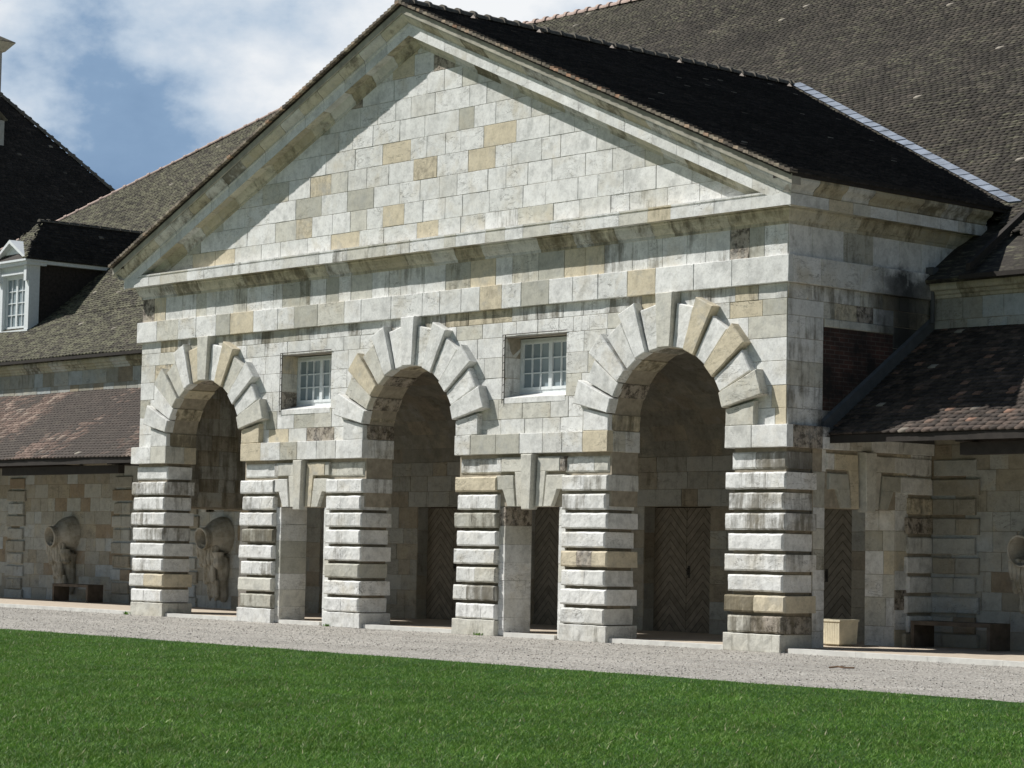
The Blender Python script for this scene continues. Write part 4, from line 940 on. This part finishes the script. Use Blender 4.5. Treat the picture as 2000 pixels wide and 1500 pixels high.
mb = MB(); box(mb, cx - .16, cx + .16, cy - .16, cy + .16, .066, .094); mb.build('foot', MPL, pl)
mb = MB(); 
for xa, xb, ya, yb in ((-.26, .26, -.26, -.215), (-.26, .26, .215, .26), (-.26, -.215, -.215, .215), (.215, .26, -.215, .215)): box(mb, cx + xa, cx + xb, cy + ya, cy + yb, z1 - .02, z1 + .015)
mb.build('rim', MPL, pl)

# ------------------------------------------------------------------ ground
def sheet(name, x0, x1, y0, y1, z, mat, n=(1, 1), amp=0.0):
    mb = MB(); 
    for i in range(n[0]):
        for j in range(n[1]):
            q = []
            for a, b in ((i, j), (i + 1, j), (i + 1, j + 1), (i, j + 1)):
                x = x0 + (x1 - x0) * a / n[0]; y = y0 + (y1 - y0) * b / n[1]
                q.append((x, y, z + amp * noise.noise(Vector((x * .5, y * .5, 3)))))
            mb.quad(q, (.5, .5, .5))
    return tag(mb.build(name, mat), kind='structure')
sheet('ground', -1500, 1500, -1500, 1500, -0.09, MGV)
sheet('gravel_path', -60, 70, -8.2, 0.0, -0.012, MGV, (130, 10), .012)
def edge_y(x): return -7.72 + .10 * noise.noise(Vector((x * .6, 0, 0))) + .13 * noise.noise(Vector((x * 2.3, 5, 0))) + .05 * noise.noise(Vector((x * 7, 9, 0)))
mb = MB()
for i in range(600):
    x0 = -50 + i * .2; x1 = x0 + .2; mb.quad([(x0, -60, .015), (x1, -60, .015), (x1, edge_y(x1), .015), (x0, edge_y(x0), .015)], (.5, .5, .5)); mb.quad([(x0, edge_y(x0), .015), (x1, edge_y(x1), .015), (x1, edge_y(x1) + .03, -.03), (x0, edge_y(x0) + .03, -.03)], (.5, .5, .5))
tag(mb.build('lawn', MSO), kind='structure')
mb = MB(); box(mb, -40, 60, .02, S_ + .3, -.05, .058); tag(mb.build('walkway', MSD), kind='structure')
mb = MB()
for x0, x1 in ((-40, -.12), (a_ + .02, XL[2] - .02), (XL[3] + .02, XL[4] - .02), (XL[5] + .02, XL[6] - .02), (W + .12, 60), (WX[0] - .7, WX[0] + .7), (WX[1] - .7, WX[1] + .7)):
    for q in range(max(1, int((x1 - x0) / 1.4))):
        n = max(1, int((x1 - x0) / 1.4)); u0 = x0 + (x1 - x0) * q / n; u1 = x0 + (x1 - x0) * (q + 1) / n
        box(mb, u0 + .003, u1 - .003, -.045, .13, -.06, .066 + random.uniform(-.002, .002))
for x0, x1 in ((T, W - T),):
    pass
tag(mb.build('kerb', MKB), kind='structure')
# loose stones on the path
rg = np.random.default_rng(5); n = 26000
X = rg.uniform(-14, 34, n); Y = rg.uniform(-7.75, -.02, n); s = rg.lognormal(-4.75, .38, n).clip(.004, .022)
ct = np.array([[1, 0, 0], [-1, 0, 0], [0, 1, 0], [0, -1, 0], [0, 0, 1], [0, 0, -1]], float); fc = np.array([[0, 2, 4], [2, 1, 4], [1, 3, 4], [3, 0, 4], [2, 0, 5], [1, 2, 5], [3, 1, 5], [0, 3, 5]])
def npmesh(name, V, F, col, mat, k=3):
    me = bpy.data.meshes.new(name); me.vertices.add(len(V)); me.vertices.foreach_set('co', V.astype(np.float32).ravel()); me.loops.add(F.size); me.loops.foreach_set('vertex_index', F.astype(np.int32).ravel())
    me.polygons.add(len(F)); me.polygons.foreach_set('loop_start', (np.arange(len(F)) * k).astype(np.int32))
    try: me.polygons.foreach_set('loop_total', np.full(len(F), k, np.int32))
    except Exception: pass
    me.materials.append(mat); me.update(calc_edges=True)
    a = me.attributes.new('blk', 'FLOAT_COLOR', 'FACE'); a.data.foreach_set('color', col.astype(np.float32).ravel())
    o = bpy.data.objects.new(name, me); C.objects.link(o); return o
th = rg.uniform(0, 6.28, n); V = ct[None] * s[:, None, None] * rg.uniform(.6, 1.3, (n, 6, 1)) * np.array([1, 1, .6])
c0, s0 = np.cos(th)[:, None], np.sin(th)[:, None]
V = np.stack([V[..., 0] * c0 - V[..., 1] * s0 + X[:, None], V[..., 0] * s0 + V[..., 1] * c0 + Y[:, None], V[..., 2] - .006], -1).reshape(-1, 3)
F = (np.arange(n)[:, None, None] * 6 + fc[None]).reshape(-1, 3); r = rg.random(n)
def pebmat():
    m = M('pebbles'); r, g, b = m.attr(); m.base(m.ramp(r, [(0, (.20, .18, .155)), (.5, (.40, .38, .35)), (1, (.66, .64, .60))])); return m.m
tag(npmesh('loose_stones', V, F, np.repeat(np.stack([r, r, r, r * 0 + 1], 1), 8, 0), pebmat()), 'loose pale stones scattered over the gravel path', 'stones', kind='stuff')

# grass blades over the part of the lawn near the frame
n = 820000
Y = -7.75 - 14.5 * rg.random(n) ** 0.8; frac = rg.random(n)
xl_ = 45.9 - (Y + 29.8) * 1.95 - 3; xr_ = 45.9 - (Y + 29.8) * 0.66 + 1.2      # the wedge in front of the camera, a margin either side
X = xl_ + (xr_ - xl_) * frac
ey = np.array([edge_y(x) for x in np.linspace(-40, 60, 4000)]); EY = np.interp(X, np.linspace(-40, 60, 4000), ey)
ok = Y < EY + rg.normal(0.0, .06, n); X, Y = X[ok], Y[ok]; m_ = X.size
tuft = np.sin(X * 2.1 + np.sin(Y * 1.7)) * np.sin(Y * 2.7 + X * .6) + .6 * np.sin(X * 6.3 + Y * 4.1)
h = (.026 + .006 * tuft + rg.normal(0, .008, m_)).clip(.010, .08); th = rg.uniform(0, 6.28, m_); w_ = rg.uniform(.003, .006, m_); ln = rg.normal(0, .9, m_) * h; ln2 = rg.normal(0, .9, m_) * h
big = rg.random(m_) < .011; h = np.where(big, h * 1.5, h); w_ = np.where(big, w_ * 2.0, w_)
B = np.stack([X, Y, np.full(m_, .012)], 1); D = np.stack([np.cos(th), np.sin(th), th * 0], 1) * w_[:, None]
Tp = B + np.stack([ln, ln2, h], 1)
V = np.stack([B - D, B + D, Tp], 1).reshape(-1, 3); F = np.arange(m_ * 3).reshape(-1, 3)
r = (rg.random(m_) * .96 + .02 * tuft).clip(0, .965); r = np.where(rg.random(m_) < .012, rg.uniform(.965, .985, m_), r); r = np.where(big, rg.uniform(.972, 1, m_), r)
tag(npmesh('grass', V, F, np.stack([r, rg.random(m_), rg.random(m_), r * 0 + 1], 1), MGR), 'short bright green grass covering the foreground lawn', 'grass', kind='stuff')

# ------------------------------------------------------------------ weeds at the foot of the piers, a fallen twig
def weed(x, y, n, hh, label):
    rr = random.Random(int(x * 100)); mb = MB()
    for i in range(n):
        a = rr.uniform(0, 6.28); l = hh * rr.uniform(.5, 1.1); dx, dy = math.cos(a) * l * .7, math.sin(a) * l * .7; w2 = .007; px, py = -math.sin(a) * w2, math.cos(a) * w2
        ox, oy = rr.uniform(-.09, .09), rr.uniform(-.02, .02)
        p0 = Vector((x + ox, y + oy, -.01)); p1 = p0 + Vector((dx * .5, dy * .5, l * .6)); p2 = p0 + Vector((dx, dy, l * .75)); q = Vector((px, py, 0)); c = (rr.random() * .95, 0, 0)
        mb.quad([p0 - q, p0 + q, p1 + q * 1.6, p1 - q * 1.6], c); mb.quad([p1 - q * 1.6, p1 + q * 1.6, p2], c)
    tag(mb.build('weed', MGR, origin=(x, y, 0)), label, 'weed', 'small weeds at the foot of the piers')
weed(-.12, -.16, 26, .10, 'small green weed at the left foot of the leftmost pier')
weed(7.35, -.17, 22, .08, 'dry little weed at the foot of the pier left of the middle arch')
weed(12.0, -.15, 18, .07, 'low weed at the foot of the narrow pier right of the middle arch')
mb = MB(); pts = [(23.55, -3.55, .012), (23.68, -3.5, .03), (23.8, -3.53, .02), (23.95, -3.47, .025)]
for a, b in zip(pts, pts[1:]): bar(mb, a, b, .012)
bar(mb, (23.68, -3.5, .03), (23.74, -3.42, .04), .006); bar(mb, (23.8, -3.53, .02), (23.84, -3.6, .02), .005)
tag(mb.build('twig', simple('twig_bark', (0.14, 0.085, 0.05), .9), origin=(23.7, -3.5, 0)), 'brown fallen twig lying on the gravel path near the right edge', 'twig')
